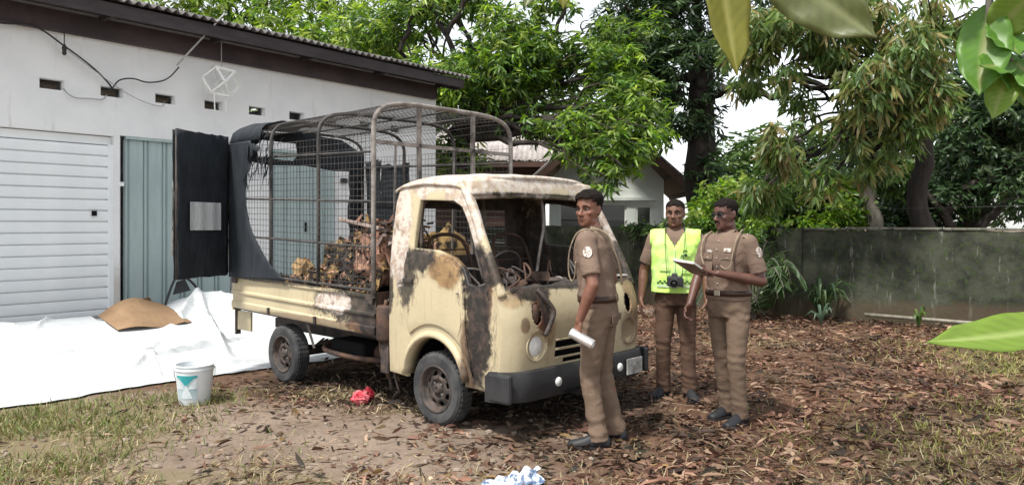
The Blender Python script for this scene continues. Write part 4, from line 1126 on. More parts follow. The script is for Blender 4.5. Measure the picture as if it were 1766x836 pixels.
pal = np.array([(.095, .046, .030), (.155, .085, .058), (.24, .155, .11), (.115, .060, .042), (.31, .23, .165), (.030, .018, .014), (.19, .105, .082), (.20, .135, .055)])
w8 = np.array([.18, .20, .16, .14, .09, .14, .09, .045]); w8 /= w8.sum()
col = pal[rng.choice(len(pal), n, p=w8)] * rng.uniform(.75, 1.2, (n, 1))
col *= np.array([.92, .83, .79])
col *= np.clip(1 + 1.1 * vnoise(x, y, 1.3, 31) + .6 * vnoise(x, y, 5, 33), .35, 1.7)[:, None]
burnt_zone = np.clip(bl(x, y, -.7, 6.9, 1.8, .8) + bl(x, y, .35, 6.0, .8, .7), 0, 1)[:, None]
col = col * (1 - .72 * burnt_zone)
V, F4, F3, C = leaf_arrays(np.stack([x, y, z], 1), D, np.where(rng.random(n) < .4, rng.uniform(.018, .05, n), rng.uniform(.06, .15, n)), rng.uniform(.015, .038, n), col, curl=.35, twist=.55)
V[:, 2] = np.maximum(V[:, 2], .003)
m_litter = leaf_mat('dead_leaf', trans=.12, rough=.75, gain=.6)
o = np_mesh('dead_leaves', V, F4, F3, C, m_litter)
tag(o, 'thick litter of brown dead leaves over the yard', 'leaves', kind='stuff')
def blades(name, label, x, y, hmin, hmax, w, cols, lean=.6):
    n = len(x); ang = rng.uniform(0, 2 * PI, n)
    D = np.stack([np.cos(ang) * lean * rng.random(n), np.sin(ang) * lean * rng.random(n), np.ones(n)], 1)
    c = cols[rng.integers(0, len(cols), n)] * rng.uniform(.7, 1.25, (n, 1))
    V, F4, F3, C = leaf_arrays(np.stack([x, y, np.zeros(n)], 1), D, rng.uniform(hmin, hmax, n) * rng.uniform(.6, 1, n), np.full(n, w) * rng.uniform(.6, 1.4, n), c, curl=.55, twist=1)
    V[:, 2] = np.maximum(V[:, 2], .001)
    o = np_mesh(name, V, F4, F3, C, leaf_mat(name + '_blade', trans=.25, rough=.6, gain=.7)); tag(o, label, 'grass', kind='stuff'); return o
def field(n, spots, x0, x1, y0, y1, base=0.0):
    x = rng.uniform(x0, x1, n); y = rng.uniform(y0, y1, n); d = np.full(n, base)
    for s in spots: d = np.maximum(d, s[4] * bl(x, y, *s[:4]))
    d *= np.clip(.35 + 1.3 * (vnoise(x, y, 1.7, 8) + .35), 0, 1.2)
    k = (rng.random(n) < d) & keep_off(x, y); return x[k], y[k]
x, y = field(60000, [(-3.7, 5.5, 1.0, .8, .8), (-3.0, 4.6, .9, .6, .5), (-2.9, 6.3, .7, .3, .7)], -5, 0, 3.7, 7.5)
blades('green_grass', 'short yellow-green grass beside the white sheet', x, y, .03, .11, .008, np.array([(.12, .16, .035), (.17, .20, .05), (.23, .22, .085), (.09, .13, .03), (.28, .25, .12)]), .9)
x, y = field(170000, [(-2.6, 4.2, 1.5, .5, 1), (-3.4, 4.9, 1.0, .8, .5), (-1.0, 4.2, 1.5, .4, .5), (-1.7, 6.55, .55, .22, .9), (-.9, 6.0, .5, .16, .6), (1.2, 4.2, 1.0, .4, .7), (3.06, 9.5, .5, .35, 1), (2.8, 4.5, 1.6, .7, .7)], -5, 6, 3.7, 10.2, .03)
blades('dry_grass', 'pale dry straw and withered grass across the bare yard', x, y, .03, .10, .007, np.array([(.42, .34, .20), (.34, .26, .14), (.26, .20, .10), (.48, .40, .26)]), 3.0)
x, y = field(50000, [(3.6, 4.9, 1.2, .9, .7), (5.6, 7.6, 1.0, 1.5, .9), (3.9, 6.0, .5, .4, .8), (4.9, 5.6, .8, 1.0, .8)], 1, 8, 3.7, 10.5)
blades('yellowing_grass', 'yellow-green grass pushing through the leaf litter', x, y, .04, .13, .008, np.array([(.26, .28, .07), (.34, .31, .10), (.20, .23, .06), (.36, .30, .15)]), 1.0)
r0 = random.Random(19); tg = MB()
for k in range(420):                                                      # fallen twigs and stalks
    x = r0.uniform(-2.5, 6); y = r0.uniform(3.8, 10); a_ = r0.uniform(0, 6.3); l_ = r0.uniform(.08, .35)
    if not keep_off(np.array([x]), np.array([y]))[0]: continue
    p = Vector((x, y, .012)); d = Vector((math.cos(a_), math.sin(a_), 0)); sd = Vector((-d.y, d.x, 0))
    tg.tube([p, p + d * l_ * .5 + sd * l_ * r0.uniform(-.15, .15) + Vector((0, 0, .02 * r0.random())), p + d * l_], r0.uniform(.0018, .0045), 5)
tag(tg.build('fallen_twigs', M('dry_twig', (.16, .11, .075), (.30, .23, .16), 6, .9)), 'thin fallen twigs and stalks scattered over the yard', 'twigs', kind='stuff')
# clods and stones on the bare soil
r0 = random.Random(9); cl = MB()
for k in range(420):
    x = r0.uniform(-3.4, .6); y = r0.uniform(3.8, 6.4); s = r0.uniform(.006, .022)
    if not keep_off(np.array([x]), np.array([y]))[0]: continue
    cl.ball((x, y, s * .3), (s * r0.uniform(.8, 1.8), s * r0.uniform(.8, 1.6), s * .8), 6, 4)
tag(cl.build('soil_clods', M('soil_clod', (.15, .115, .09), (.26, .21, .165), 9, .95)), 'small clods and pebbles on the bare soil', 'gravel', kind='stuff')
# ------------------------------------------------------------------ people  (local: facing -Y, their left is +X, feet at z 0)
def capsule(mb, a, b, ra, rb, n=14, sx=1.0):
    a = Vector(a); b = Vector(b); d = b - a; L = d.length; d = d / max(L, 1e-6)
    pts_ = []; rs = []
    for k in range(5):
        t_ = PI / 2 * (1 - k / 4.0); pts_.append(a - d * ra * math.sin(t_)); rs.append(max(ra * math.cos(t_), .0015))
    for k in range(5):
        t_ = PI / 2 * (k / 4.0); pts_.append(b + d * rb * math.sin(t_)); rs.append(max(rb * math.cos(t_), .0015))
    mb.tube(pts_, rs, n)
def loft(mb, rings, n=28, p=2.3):
    """rings of (centre, half width, half depth); horizontal superellipses joined into a closed solid"""
    base = len(mb.v); fs = []
    for c, rx, ry in rings:
        for k in range(n):
            a_ = 2 * PI * k / n; ca, sa = math.cos(a_), math.sin(a_)
            mb.v.append((c[0] + rx * math.copysign(abs(ca) ** (2 / p), ca), c[1] + ry * math.copysign(abs(sa) ** (2 / p), sa), c[2]))
    m = len(rings)
    for i in range(m - 1):
        for k in range(n): mb.f.append((base + i * n + k, base + i * n + (k + 1) % n, base + (i + 1) * n + (k + 1) % n, base + (i + 1) * n + k))
    mb.f.append(tuple(base + k for k in range(n - 1, -1, -1))); mb.f.append(tuple(base + (m - 1) * n + k for k in range(n)))
def remesh(mb, voxel, smooth_it=4, fac=.5):
    me = mb.mesh('tmp'); o = bpy.data.objects.new('tmp', me); COL.objects.link(o)
    m = o.modifiers.new('r', 'REMESH'); m.mode = 'VOXEL'; m.voxel_size = voxel; m.use_smooth_shade = True
    if smooth_it:
        s = o.modifiers.new('s', 'SMOOTH'); s.factor = fac; s.iterations = smooth_it
    dg = bpy.context.evaluated_depsgraph_get()
    out = bpy.data.meshes.new_from_object(o.evaluated_get(dg))
    bpy.data.objects.remove(o)
    return out
def get_co(me): a_ = np.empty(len(me.vertices) * 3, np.float32); me.vertices.foreach_get('co', a_); return a_.reshape(-1, 3).astype(float)
def set_co(me, a_): me.vertices.foreach_set('co', a_.astype(np.float32).reshape(-1)); me.update()
def wrinkle(me, fn):
    """push every vertex along its normal"""
    co = get_co(me); nn = np.empty(len(me.vertices) * 3, np.float32); me.vertices.foreach_get('normal', nn); nn = nn.reshape(-1, 3)
    d = np.array([fn(Vector(p)) for p in co]); set_co(me, co + nn * d[:, None])

HEAD = [(.000, .020, .075, -.035), (.006, .034, .086, -.012), (.022, .048, .092, .012), (.045, .058, .092, .034), (.068, .065, .090, .056), (.092, .070, .089, .076), (.112, .0715, .083, .088), (.130, .073, .090, .094), (.150, .075, .089, .097), (.175, .0735, .081, .094), (.197, .064, .064, .080), (.212, .048, .046, .060), (.221, .028, .026, .036), (.225, .008, .008, .012)]
def head_r(z):
    for (a_, b_) in zip(HEAD, HEAD[1:]):
        if a_[0] <= z <= b_[0]:
            t_ = (z - a_[0]) / (b_[0] - a_[0]); return [a_[k] + (b_[k] - a_[k]) * t_ for k in (1, 2, 3)]
    return list(HEAD[-1][1:])
def hand(mb, wrist, d, pn, thumb, curl, size=1.0, thumb_in=.3):
    """d towards the fingertips, pn the way the palm faces, thumb the thumb side"""
    d = Vector(d).normalized(); pn = Vector(pn); pn = (pn - d * pn.dot(d)).normalized(); t = d.cross(pn); t = t if t.dot(Vector(thumb)) > 0 else -t
    w = Vector(wrist); s = size; fing = MB()
    for k in range(4):
        off = (.029 - .0195 * k) * s; capsule(mb, w + d * .018 * s + t * off * .7, w + d * .088 * s + t * off, .014 * s, .0125 * s, 10)
    capsule(mb, w + d * .02 * s + t * .018 * s, w + d * .055 * s + t * .036 * s + pn * .008, .018 * s, .014 * s, 10)
    for k, ln in enumerate((.070, .078, .073, .058)):
        p = w + d * (.088 + (.004, .007, .004, -.004)[k]) * s + t * (.029 - .0195 * k) * s
        a_ = curl * (.55 + .09 * k); dd = d.copy()
        for q_, fr in enumerate((.46, .31, .23)):
            dd = (d * math.cos(a_) + pn * math.sin(a_)).normalized()
            e = p + dd * ln * fr * s; capsule(fing, p, e, (.0092 - .0008 * q_) * s, (.0086 - .0009 * q_) * s, 10); p = e; a_ += curl * (.75 if q_ == 0 else .55)
    p = w + d * .040 * s + t * .036 * s + pn * .006; dd = (d * .72 + t * .62 + pn * thumb_in).normalized()
    e = p + dd * .046 * s; capsule(fing, p, e, .0125 * s, .0105 * s, 10)
    dd2 = (d * .9 + t * .12 + pn * (thumb_in + .25)).normalized(); capsule(fing, e, e + dd2 * .034 * s, .0105 * s, .0085 * s, 10)
    return fing
def make_person(label, loc, rz, scale, skin, J, shirt_mat, trouser_mat, hair_h=.012, extra=None, group=None):
    """J: joints sh, el, wr, hd (hand direction), pn (palm), th, curl for 'L' and 'R'; hip, kn, an, toe per side; lean, head yaw/pitch"""
    P = thing('person', label, 'person', loc, rz); P.scale = (scale,) * 3
    lean = J.get('lean', (0, 0)); pelvis = Vector((0, 0, .93))
    def L(p):                                                             # bend the upper body about the pelvis
        p = Vector(p); t_ = max(0, (p.z - .93)); return Vector((p.x + lean[0] * t_, p.y + lean[1] * t_, p.z))
    body = MB()
    tor = [(.80, .135, .095), (.88, .160, .112), (.95, .162, .115), (1.04, .148, .104), (1.14, .152, .106), (1.25, .168, .114), (1.33, .172, .110), (1.39, .150, .092), (1.43, .095, .070), (1.455, .058, .055)]
    g_ = J.get('girth', 1.0)
    loft(body, [(L((0, .0 - .008 * (k == 5), z)), a_ - .012, b_ * g_ - .010) for k, (z, a_, b_) in enumerate(tor)])
    hb = L((0, -.012, 1.475)); hy = R(J.get('yaw', 0)); hp = R(J.get('pitch', 0)); hroll = R(J.get('roll', 0))
    HM = Matrix.Translation(hb) @ Matrix.Rotation(hy, 4, 'Z') @ Matrix.Rotation(hp, 4, 'X') @ Matrix.Rotation(hroll, 4, 'Y')
    capsule(body, L((0, .012, 1.40)), L((0, -.004, 1.53)), .062, .056)
    hmb = MB()
    loft(hmb, [((0, -(f - b_) / 2, z), w, (f + b_) / 2) for z, w, f, b_ in HEAD], 40, 2.25)
    capsule(hmb, (0, -.086, .118), (0, -.111, .080), .0085, .0135); hmb.ball((.0135, -.098, .075), (.010, .013, .009)); hmb.ball((-.0135, -.098, .075), (.010, .013, .009))
    capsule(hmb, (-.022, -.089, .0525), (.022, -.089, .0525), .0065, .0065); hmb.ball((0, -.093, .0525), (.020, .010, .0055)); hmb.ball((0, -.092, .043), (.019, .010, .0065))
    hmb.ball((0, -.078, .012), (.022, .018, .015))
    for s in (-1, 1):
        capsule(hmb, (s * .014, -.087, .131), (s * .050, -.070, .131), .0085, .0075)
        hmb.ball((s * .044, -.062, .088), (.022, .020, .018)); hmb.ball((s * .052, -.020, .030), (.012, .030, .022))
        hmb.ball((s * .077, .010, .108), (.009, .019, .031)); hmb.ball((s * .073, -.002, .085), (.008, .010, .014))
    body.add([HM @ Vector(p) for p in hmb.v], hmb.f)
    fingers = MB()
    for S, sx in (('L', 1), ('R', -1)):
        A = J[S]; sh = L((sx * .172, .004, 1.375)); el = Vector(A['el']); wr = Vector(A['wr'])
        capsule(body, L((sx * .10, 0, 1.37)), sh, .06, .058); capsule(body, sh, el, .054, .040); capsule(body, el, el + (wr - el) * .35, .041, .042); capsule(body, el + (wr - el) * .3, wr, .042, .027)
        f_ = hand(body, wr, A.get('hd', wr - el), A.get('pn', (-sx, 0, 0)), A.get('th', (0, -1, 0)), A.get('curl', .5), 1.0, A.get('thumb_in', .3)); fingers.add(f_.v, f_.f)
        G = J['leg' + S]; hip = Vector((sx * .085, 0, .87)); kn = Vector(G['kn']); an = Vector(G['an'])
        capsule(body, hip, kn, .078, .052); capsule(body, kn, kn + (an - kn) * .35 + Vector((0, .012, 0)), .052, .052); capsule(body, kn + (an - kn) * .3, an, .05, .036)
        td = Vector(G['toe']).normalized(); capsule(body, an + Vector((0, 0, -.03)), an + td * .15 + Vector((0, 0, -.055)), .034, .022)
    me = remesh(body, .0062, 3, .5)
    # bring the eye sockets in a little
    inv = HM.inverted()
    co = get_co(me); fm = MB(); fm.v = fingers.v; fm.f = fingers.f
    for k in range(len(co)):
        if co[k][2] > 1.45:
            q = inv @ Vector(co[k])
            if q.y < -.03:
                for s in (-1, 1):
                    d2 = ((q.x - s * .032) / .017) ** 2 + ((q.z - .114) / .0105) ** 2
                    if d2 < 4: q.y += .0105 * math.exp(-d2)
                co[k] = HM @ q
    set_co(me, co)
    fme = fm.mesh('f', True)
    bm = bmesh.new(); bm.from_mesh(me); bm.from_mesh(fme); bm.to_mesh(me); bm.free(); me.shade_smooth()
    me.materials.clear()
    ob = link_mesh('body', me, skin, P)
    m_eye = m_eyew
    for s in (-1, 1):
        e = MB().ball((0, 0, 0), .0120, 14, 10); e.v = [tuple(HM @ (Vector(p) + Vector((s * .032, -.0690, .1145)))) for p in e.v]; eo = e.build('eye', m_eyew, ob, smooth=True)
        e = MB().ball((0, 0, 0), (.0062, .004, .0062), 12, 8); e.v = [tuple(HM @ (Vector(p) + Vector((s * .031, -.0790, .1142)))) for p in e.v]; e.build('iris', m_iris, ob, smooth=True)
        e = MB(); e.tube([(s * .014, -.0955, .1335), (s * .026, -.0945, .1385), (s * .040, -.0860, .1375), (s * .053, -.0720, .131)], [.0035, .0048, .0042, .002], 8); e.v = [tuple(HM @ Vector(p)) for p in e.v]; e.build('eyebrow', m_hair, ob, smooth=True)
        e = MB(); e.tube([(s * .020, -.0775, .1185), (s * .030, -.0830, .1225), (s * .044, -.0735, .1185)], [.002, .0028, .002], 6); e.v = [tuple(HM @ Vector(p)) for p in e.v]; e.build('eyelid', skin, ob, smooth=True)
    e = MB(); e.tube([(-.020, -.0955, .0490), (0, -.0990, .0492), (.020, -.0955, .0490)], [.0015, .0022, .0015], 6); e.v = [tuple(HM @ Vector(p)) for p in e.v]; e.build('lips', m_lips, ob, smooth=True)
    if J.get('moustache'):
        e = MB(); e.tube(spline([(-.026, -.091, .053), (-.012, -.0985, .0625), (.012, -.0985, .0625), (.026, -.091, .053)], 5), [.003] + [.0052] * 14 + [.003], 8); e.v = [tuple(HM @ Vector(p)) for p in e.v]; e.build('moustache', m_hair, ob, smooth=True)
    # hair: cap over the skull, hairline kept clear of face and ears
    hm = MB(); nu, nv = 56, 26; keep = []
    for j in range(nv):
        z = .070 + (.2262 - .070) * (j / (nv - 1)) ** .8
        w, f, b_ = head_r(z)
        for i in range(nu):
            a_ = 2 * PI * i / nu; ca, sa = math.sin(a_), math.cos(a_)
            x = w * math.copysign(abs(ca) ** (2 / 2.25), ca); y = -(f - b_) / 2 - (f + b_) / 2 * math.copysign(abs(sa) ** (2 / 2.25), sa)
            fr_ = max(0, sa); thick = .003 + (hair_h - .003) * min(1, max(0, (z - .135) / .05))
            thick *= 1 + .35 * mnoise.noise(Vector((x * 60, y * 60, z * 60)))
            c = Vector((0, .005, .11)); dr_ = (Vector((x, y, z)) - c).normalized()
            zz = min(z, .226); p = Vector((x, y, zz)) + dr_ * thick
            hl_ = .172 if sa > .55 else (.152 if sa > .15 else (.128 if sa > -.25 else .055)); hl_ += .006 * mnoise.noise(Vector((a_ * 4, 0, 0)))
            keep.append(z >= hl_); hm.v.append(tuple(HM @ p))
    for j in range(nv - 1):
        for i in range(nu):
            q = (j * nu + i, j * nu + (i + 1) % nu, (j + 1) * nu + (i + 1) % nu, (j + 1) * nu + i)
            if all(keep[k] for k in q): hm.f.append(q)
    hm.f.append(tuple((nv - 1) * nu + k for k in range(nu)))
    hm.build('hair', m_hair, ob, smooth=True, solid=.004)
    # shirt
    sm = MB()
    rg_ = [(.93, .168, .122), (.99, .166, .122), (1.05, .160, .118), (1.14, .163, .120), (1.25, .178, .126), (1.33, .182, .122), (1.385, .165, .106), (1.425, .115, .086), (1.45, .078, .072)]
    loft(sm, [(L((0, -.008 * (k == 4), z)), a_, b_ * g_) for k, (z, a_, b_) in enumerate(rg_)])
    for S, sx in (('L', 1), ('R', -1)):
        sh = L((sx * .172, .004, 1.372)); el = Vector(J[S]['el']); end = sh + (el - sh) * .80
        capsule(sm, L((sx * .09, 0, 1.365)), sh, .075, .070); sm.tube([sh - (el - sh) * .1, sh, sh + (el - sh) * .4, end], [.05, .069, .066, .064], 20)
    sme = remesh(sm, .0085, 5, .5)
    def wr_shirt(p):
        w_ = .004 * mnoise.noise(p * 9) + .006 * mnoise.noise(Vector((p.x * 7, p.y * 7, p.z * 16)))
        waist = math.exp(-((p.z - 1.02) / .06) ** 2); w_ += waist * (.010 * mnoise.noise(Vector((p.x * 26, p.y * 26, p.z * 6))) + .004)
        return w_
    wrinkle(sme, wr_shirt); sme.materials.clear(); so = link_mesh('shirt', sme, shirt_mat, P); sme.shade_smooth()
    # trousers
    tm = MB()
    loft(tm, [(Vector((0, .008, .80)), .150, .112 * g_), (Vector((0, .012, .87)), .170, .126 * g_), (L((0, .006, .94)), .166, .120 * g_), (L((0, 0, 1.005)), .158, .114 * g_)])
    for S, sx in (('L', 1), ('R', -1)):
        G = J['leg' + S]; hip = Vector((sx * .085, .005, .86)); kn = Vector(G['kn']); an = Vector(G['an'])
        m1 = hip.lerp(kn, .5); m2 = kn.lerp(an, .5); end = an + Vector((0, .005, -.035))
        tm.tube([hip + Vector((0, 0, .06)), hip, m1, kn, m2, kn.lerp(an, .82), end], [.083, .094, .080, .065, .062, .061, .066], 24)
    tme = remesh(tm, .0085, 5, .5)
    def wr_tr(p):
        lo = math.exp(-((p.z - .13) / .10) ** 2); kn_ = math.exp(-((p.z - .47) / .12) ** 2); cr = math.exp(-((p.z - .82) / .09) ** 2)
        w_ = .005 * mnoise.noise(p * 7)
        w_ += (.012 * lo + .010 * kn_) * mnoise.noise(Vector((p.x * 10 + p.z * 9, p.y * 10 - p.z * 7, p.z * 21)) + Vector((loc[0] * 5, 0, 0))) + .010 * cr * mnoise.noise(Vector((p.x * 18 + p.z * 14, p.y * 9, p.z * 20)))
        return w_ + .003 * mnoise.noise(Vector((p.x * 24, p.y * 24, p.z * 5)))
    wrinkle(tme, wr_tr); tme.materials.clear(); to = link_mesh('trousers', tme, trouser_mat, P); tme.shade_smooth()
    # belt and buckle
    def belt_pt(a_, z, e=.0):
        ca, sa = math.cos(a_), math.sin(a_); c = L((0, .002, z))
        return Vector((c.x + (.170 + e) * math.copysign(abs(ca) ** (2 / 2.3), ca), c.y + (.124 * g_ + e) * math.copysign(abs(sa) ** (2 / 2.3), sa), z))
    be = MB(); be.grid(lambda u, v: belt_pt(2 * PI * u, .968 + .042 * v, .004), 48, 2, True); beo = be.build('belt', m_belt, to, smooth=True, solid=.006)
    bk_ = belt_pt(-PI / 2, .989, .009); MB().box(bk_, (.05, .010, .04)).build('buckle', m_buckle, to, bevel=.004)
    # shoes
    for S, sx in (('L', 1), ('R', -1)):
        G = J['leg' + S]; an = Vector(G['an']); td = Vector(G['toe']); td.z = 0; td.normalize(); sd = Vector((-td.y, td.x, 0))
        z0 = an.z - .085
        secs = [(-.075, .030, .055), (-.05, .036, .085), (-.005, .038, .098), (.05, .038, .080), (.10, .043, .056), (.15, .045, .042), (.19, .036, .032), (.205, .018, .022)]
        sho = MB(); nn = 16
        for t_, w, h in secs:
            for k in range(nn):
                a_ = PI * k / (nn - 1); x = math.cos(a_) * w; z = math.sin(a_) ** .75 * h
                sho.v.append(tuple(Vector((an.x, an.y, z0 + .018)) + td * t_ + sd * x + Vector((0, 0, z))))
        for i in range(len(secs) - 1):
            for k in range(nn - 1): sho.f.append((i * nn + k, i * nn + k + 1, (i + 1) * nn + k + 1, (i + 1) * nn + k))
            sho.f.append((i * nn, (i + 1) * nn, (i + 1) * nn + nn - 1, i * nn + nn - 1))
        sho.f += [tuple(range(nn)), tuple((len(secs) - 1) * nn + k for k in range(nn - 1, -1, -1))]
        shoe = sho.build('shoe', m_shoe, P, smooth=True)
        ou = [(t_, w + .004) for t_, w, h in secs]; sl_ = MB()
        ring = [(t_, w) for t_, w in ou] + [(t_, -w) for t_, w in reversed(ou)]
        for zz in (0.001, .020): sl_.v += [tuple(Vector((an.x, an.y, z0 + zz)) + td * t_ + sd * w) for t_, w in ring]
        q_ = len(ring); sl_.f += [(k, (k + 1) % q_, q_ + (k + 1) % q_, q_ + k) for k in range(q_)] + [tuple(range(q_ - 1, -1, -1)), tuple(range(q_, 2 * q_))]
        sl_.build('sole', m_sole, shoe)
    if extra: extra(P, L, HM, so, to, ob)
    return P
m_eyew = M('eye_white', (.26, .23, .21), rough=.3); m_iris = M('dark_iris', (.010, .006, .004), rough=.15); m_lips = M('lip_shadow', (.07, .028, .022), rough=.6)
m_belt = M('brown_leather_belt', (.035, .018, .013), (.05, .026, .018), 12, .4); m_buckle = M('silver_buckle', (.55, .52, .45), rough=.3, metal=.8)
m_shoe = M('black_leather_shoe', (.014, .015, .018), (.024, .025, .028), 9, .55, spec=.3); m_sole = M('shoe_sole', (.03, .028, .027), rough=.8)
def cloth(name, c, k=.82):
    m, nt, b = nodes_of(name); vec = coords(nt)
    n1 = noise_tex(nt, 4, 5, .6, vec); n2 = noise_tex(nt, 1.0, 4, .5, stretch(nt, vec, (7, 7, 9)), .8); n3 = noise_tex(nt, 260, 2, .5, vec)
    col = rgb(nt, c, tuple(x * k for x in c), ramp(nt, n1, .35, .65)); nt.links.new(col, b.inputs['Base Color'])
    b.inputs['Roughness'].default_value = .9; b.inputs['Specular IOR Level'].default_value = .15
    rid = fmath(nt, 'ABSOLUTE', fmath(nt, 'SUBTRACT', n2, .5))
    bump(nt, b, fmath(nt, 'ADD', fmath(nt, 'MULTIPLY', rid, -1.6), fmath(nt, 'MULTIPLY', n3, .05)), .30, .03)
    return m
m_khaki = cloth('khaki_brown_shirt', (.190, .134, .102)); m_khaki2 = cloth('khaki_brown_trousers', (.178, .125, .090)); m_khaki3 = cloth('dark_khaki_trousers', (.115, .070, .050))
m_cord = M('cream_cord', (.30, .24, .165), (.20, .155, .11), 30, .85); m_badge = M('white_badge', (.58, .55, .50), (.22, .16, .13), 55, .8, lo=.45, hi=.55)

def surf(obj, origin, direction):
    """point of the garment hit from outside along direction"""
    ok, p, nrm, _ = obj.ray_cast(Vector(origin), Vector(direction).normalized())
    return (p, nrm) if ok else (Vector(origin), -Vector(direction).normalized())
def drape(obj, pts_, r, name, mat, parent, centre, n=6, lift=.004):
    """cord laid on a garment: guide points pushed onto its surface"""
    out = []
    for p in pts_:
        p = Vector(p); c = Vector((centre[0], centre[1], p.z)) if len(centre) == 2 else Vector(centre)
        d = (c - p).normalized(); q, nr = surf(obj, p - d * .25, d); out.append(q + (-d) * (r + lift))
    return MB().tube(spline(out, 5), r, n).build(name, mat, parent, smooth=True)
def badge(so, origin, direction, r, mat, name='sleeve_badge', sq=False, h=1.25):
    p, nr = surf(so, origin, direction); x = nr.orthogonal().normalized(); up = Vector((0, 0, 1)); y = (up - nr * up.dot(nr)).normalized(); x = y.cross(nr)
    m_ = MB(); pts_ = [(math.cos(a_), math.sin(a_) * h) for a_ in np.linspace(0, 2 * PI, 17)[:-1]] if not sq else [(-1, -h), (1, -h), (1, h), (-1, h)]
    nn = len(pts_)
    for e in (-.004, .005): m_.v += [tuple(p + nr * e + x * a_ * r + y * b_ * r) for a_, b_ in pts_]
    m_.f += [(k, (k + 1) % nn, nn + (k + 1) % nn, nn + k) for k in range(nn)] + [tuple(range(nn - 1, -1, -1)), tuple(range(nn, 2 * nn))]
    return m_.build(name, mat, so)
def collar(so, L, mat):
    m_ = MB()
    for s in (-1, 1):
        pts_ = [(s * .012, -.078, 1.432), (s * .050, -.100, 1.395), (s * .078, -.070, 1.425), (s * .070, .0, 1.468), (s * .052, -.045, 1.462)]
        m_.add([tuple(L(p)) for p in pts_], [(0, 1, 2, 4), (4, 2, 3)])
    m_.grid(lambda u, v: tuple(L((.068 * math.cos(PI * u), .010 + .062 * math.sin(PI * u), 1.425 + .048 * v))), 14, 3)
    m_.build('collar', mat, so, solid=.007)
def epaulette(so, L, mat, sx):
    p = [L((sx * .085, 0, 1.437)), L((sx * .185, .0, 1.425))]
    MB().bar(p[0], p[1], .048, .010).build('epaulette', mat, so, bevel=.004)
    MB().ball(p[1] - Vector((sx * .015, 0, -.008)), .007, 8, 6).build('button', m_buckle, so)
def pocket(so, L, x, z, mat, y=-.3):
    p, nr = surf(so, L((x, y, z)), (0, -1 if y > 0 else 1, 0)); sgn = -1 if y < 0 else 1
    rot = nr.to_track_quat('Y', 'Z').to_matrix()
    MB().box(p + nr * .002, (.105, .008, .045), rot).build('pocket_flap', mat, so, bevel=.003)
    MB().box(p + nr * .000 + Vector((0, 0, -.065)), (.10, .006, .09), rot).build('pocket', mat, so, bevel=.003)
    MB().ball(p + nr * .007 + Vector((0, 0, -.010)), .006, 8, 6).build('button', m_buckle, so)

# officer standing by the truck's nose, turned away, looking over his shoulder
def extra1(P, L, HM, so, to, ob):
    collar(so, L, m_khaki)
    for sx in (-1, 1): epaulette(so, L, m_khaki, sx)
    badge(so, (.45, -.0, 1.305), (-1, 0, 0), .030, m_badge)
    cd_ = [(.10, .06, 1.44), (.165, .02, 1.455), (.17, -.06, 1.40)]
    # cord round the shoulder, looping down in front and behind
    pts_ = spline([(.125, .085, 1.42), (.150, .03, 1.452), (.165, -.05, 1.43), (.165, -.110, 1.33), (.145, -.140, 1.22), (.140, -.142, 1.14), (.155, -.120, 1.11), (.18, -.090, 1.15), (.205, -.070, 1.24)], 6)
    MB().tube([L(p) for p in pts_], .0052, 8).build('shoulder_cord', m_cord, so, smooth=True)
    pts_ = spline([(.10, .02, 1.462), (.06, .115, 1.42), (.02, .150, 1.30), (-.03, .165, 1.18), (-.06, .16, 1.08)], 6)
    MB().tube([L(p) for p in pts_], .008, 8).build('shoulder_strap', m_cord, so, smooth=True)
    for x in (-.07, .07): 
        p, nr = surf(to, (x, .4, .86), (0, -1, 0)); MB().box(p + nr * .001, (.10, .008, .045)).build('back_pocket', m_khaki2, to, bevel=.004)
    MB().box(L((.0, .130, .99)), (.03, .012, .05)).build('belt_loop', m_khaki2, to)
J1 = dict(L=dict(el=(.262, .035, 1.095), wr=(.262, -.055, .862), hd=(-.02, -.16, -1), pn=(-.6, .55, 0), th=(-.3, -1, 0), curl=1.0), R=dict(el=(-.25, .03, 1.10), wr=(-.25, -.09, .87), curl=.5),
          legL=dict(kn=(.10, -.035, .47), an=(.105, .03, .085), toe=(.25, -1, 0)), legR=dict(kn=(-.11, .0, .47), an=(-.13, .09, .085), toe=(-.3, -1, 0)), lean=(0, -.09), yaw=70, pitch=3, girth=1.0)
P1 = make_person('person in brown uniform standing at the truck bumper with a silver roll', (.585, 5.10, 0), R(-112), 1.0, m_skin1, J1, m_khaki, m_khaki2, .022, extra1)
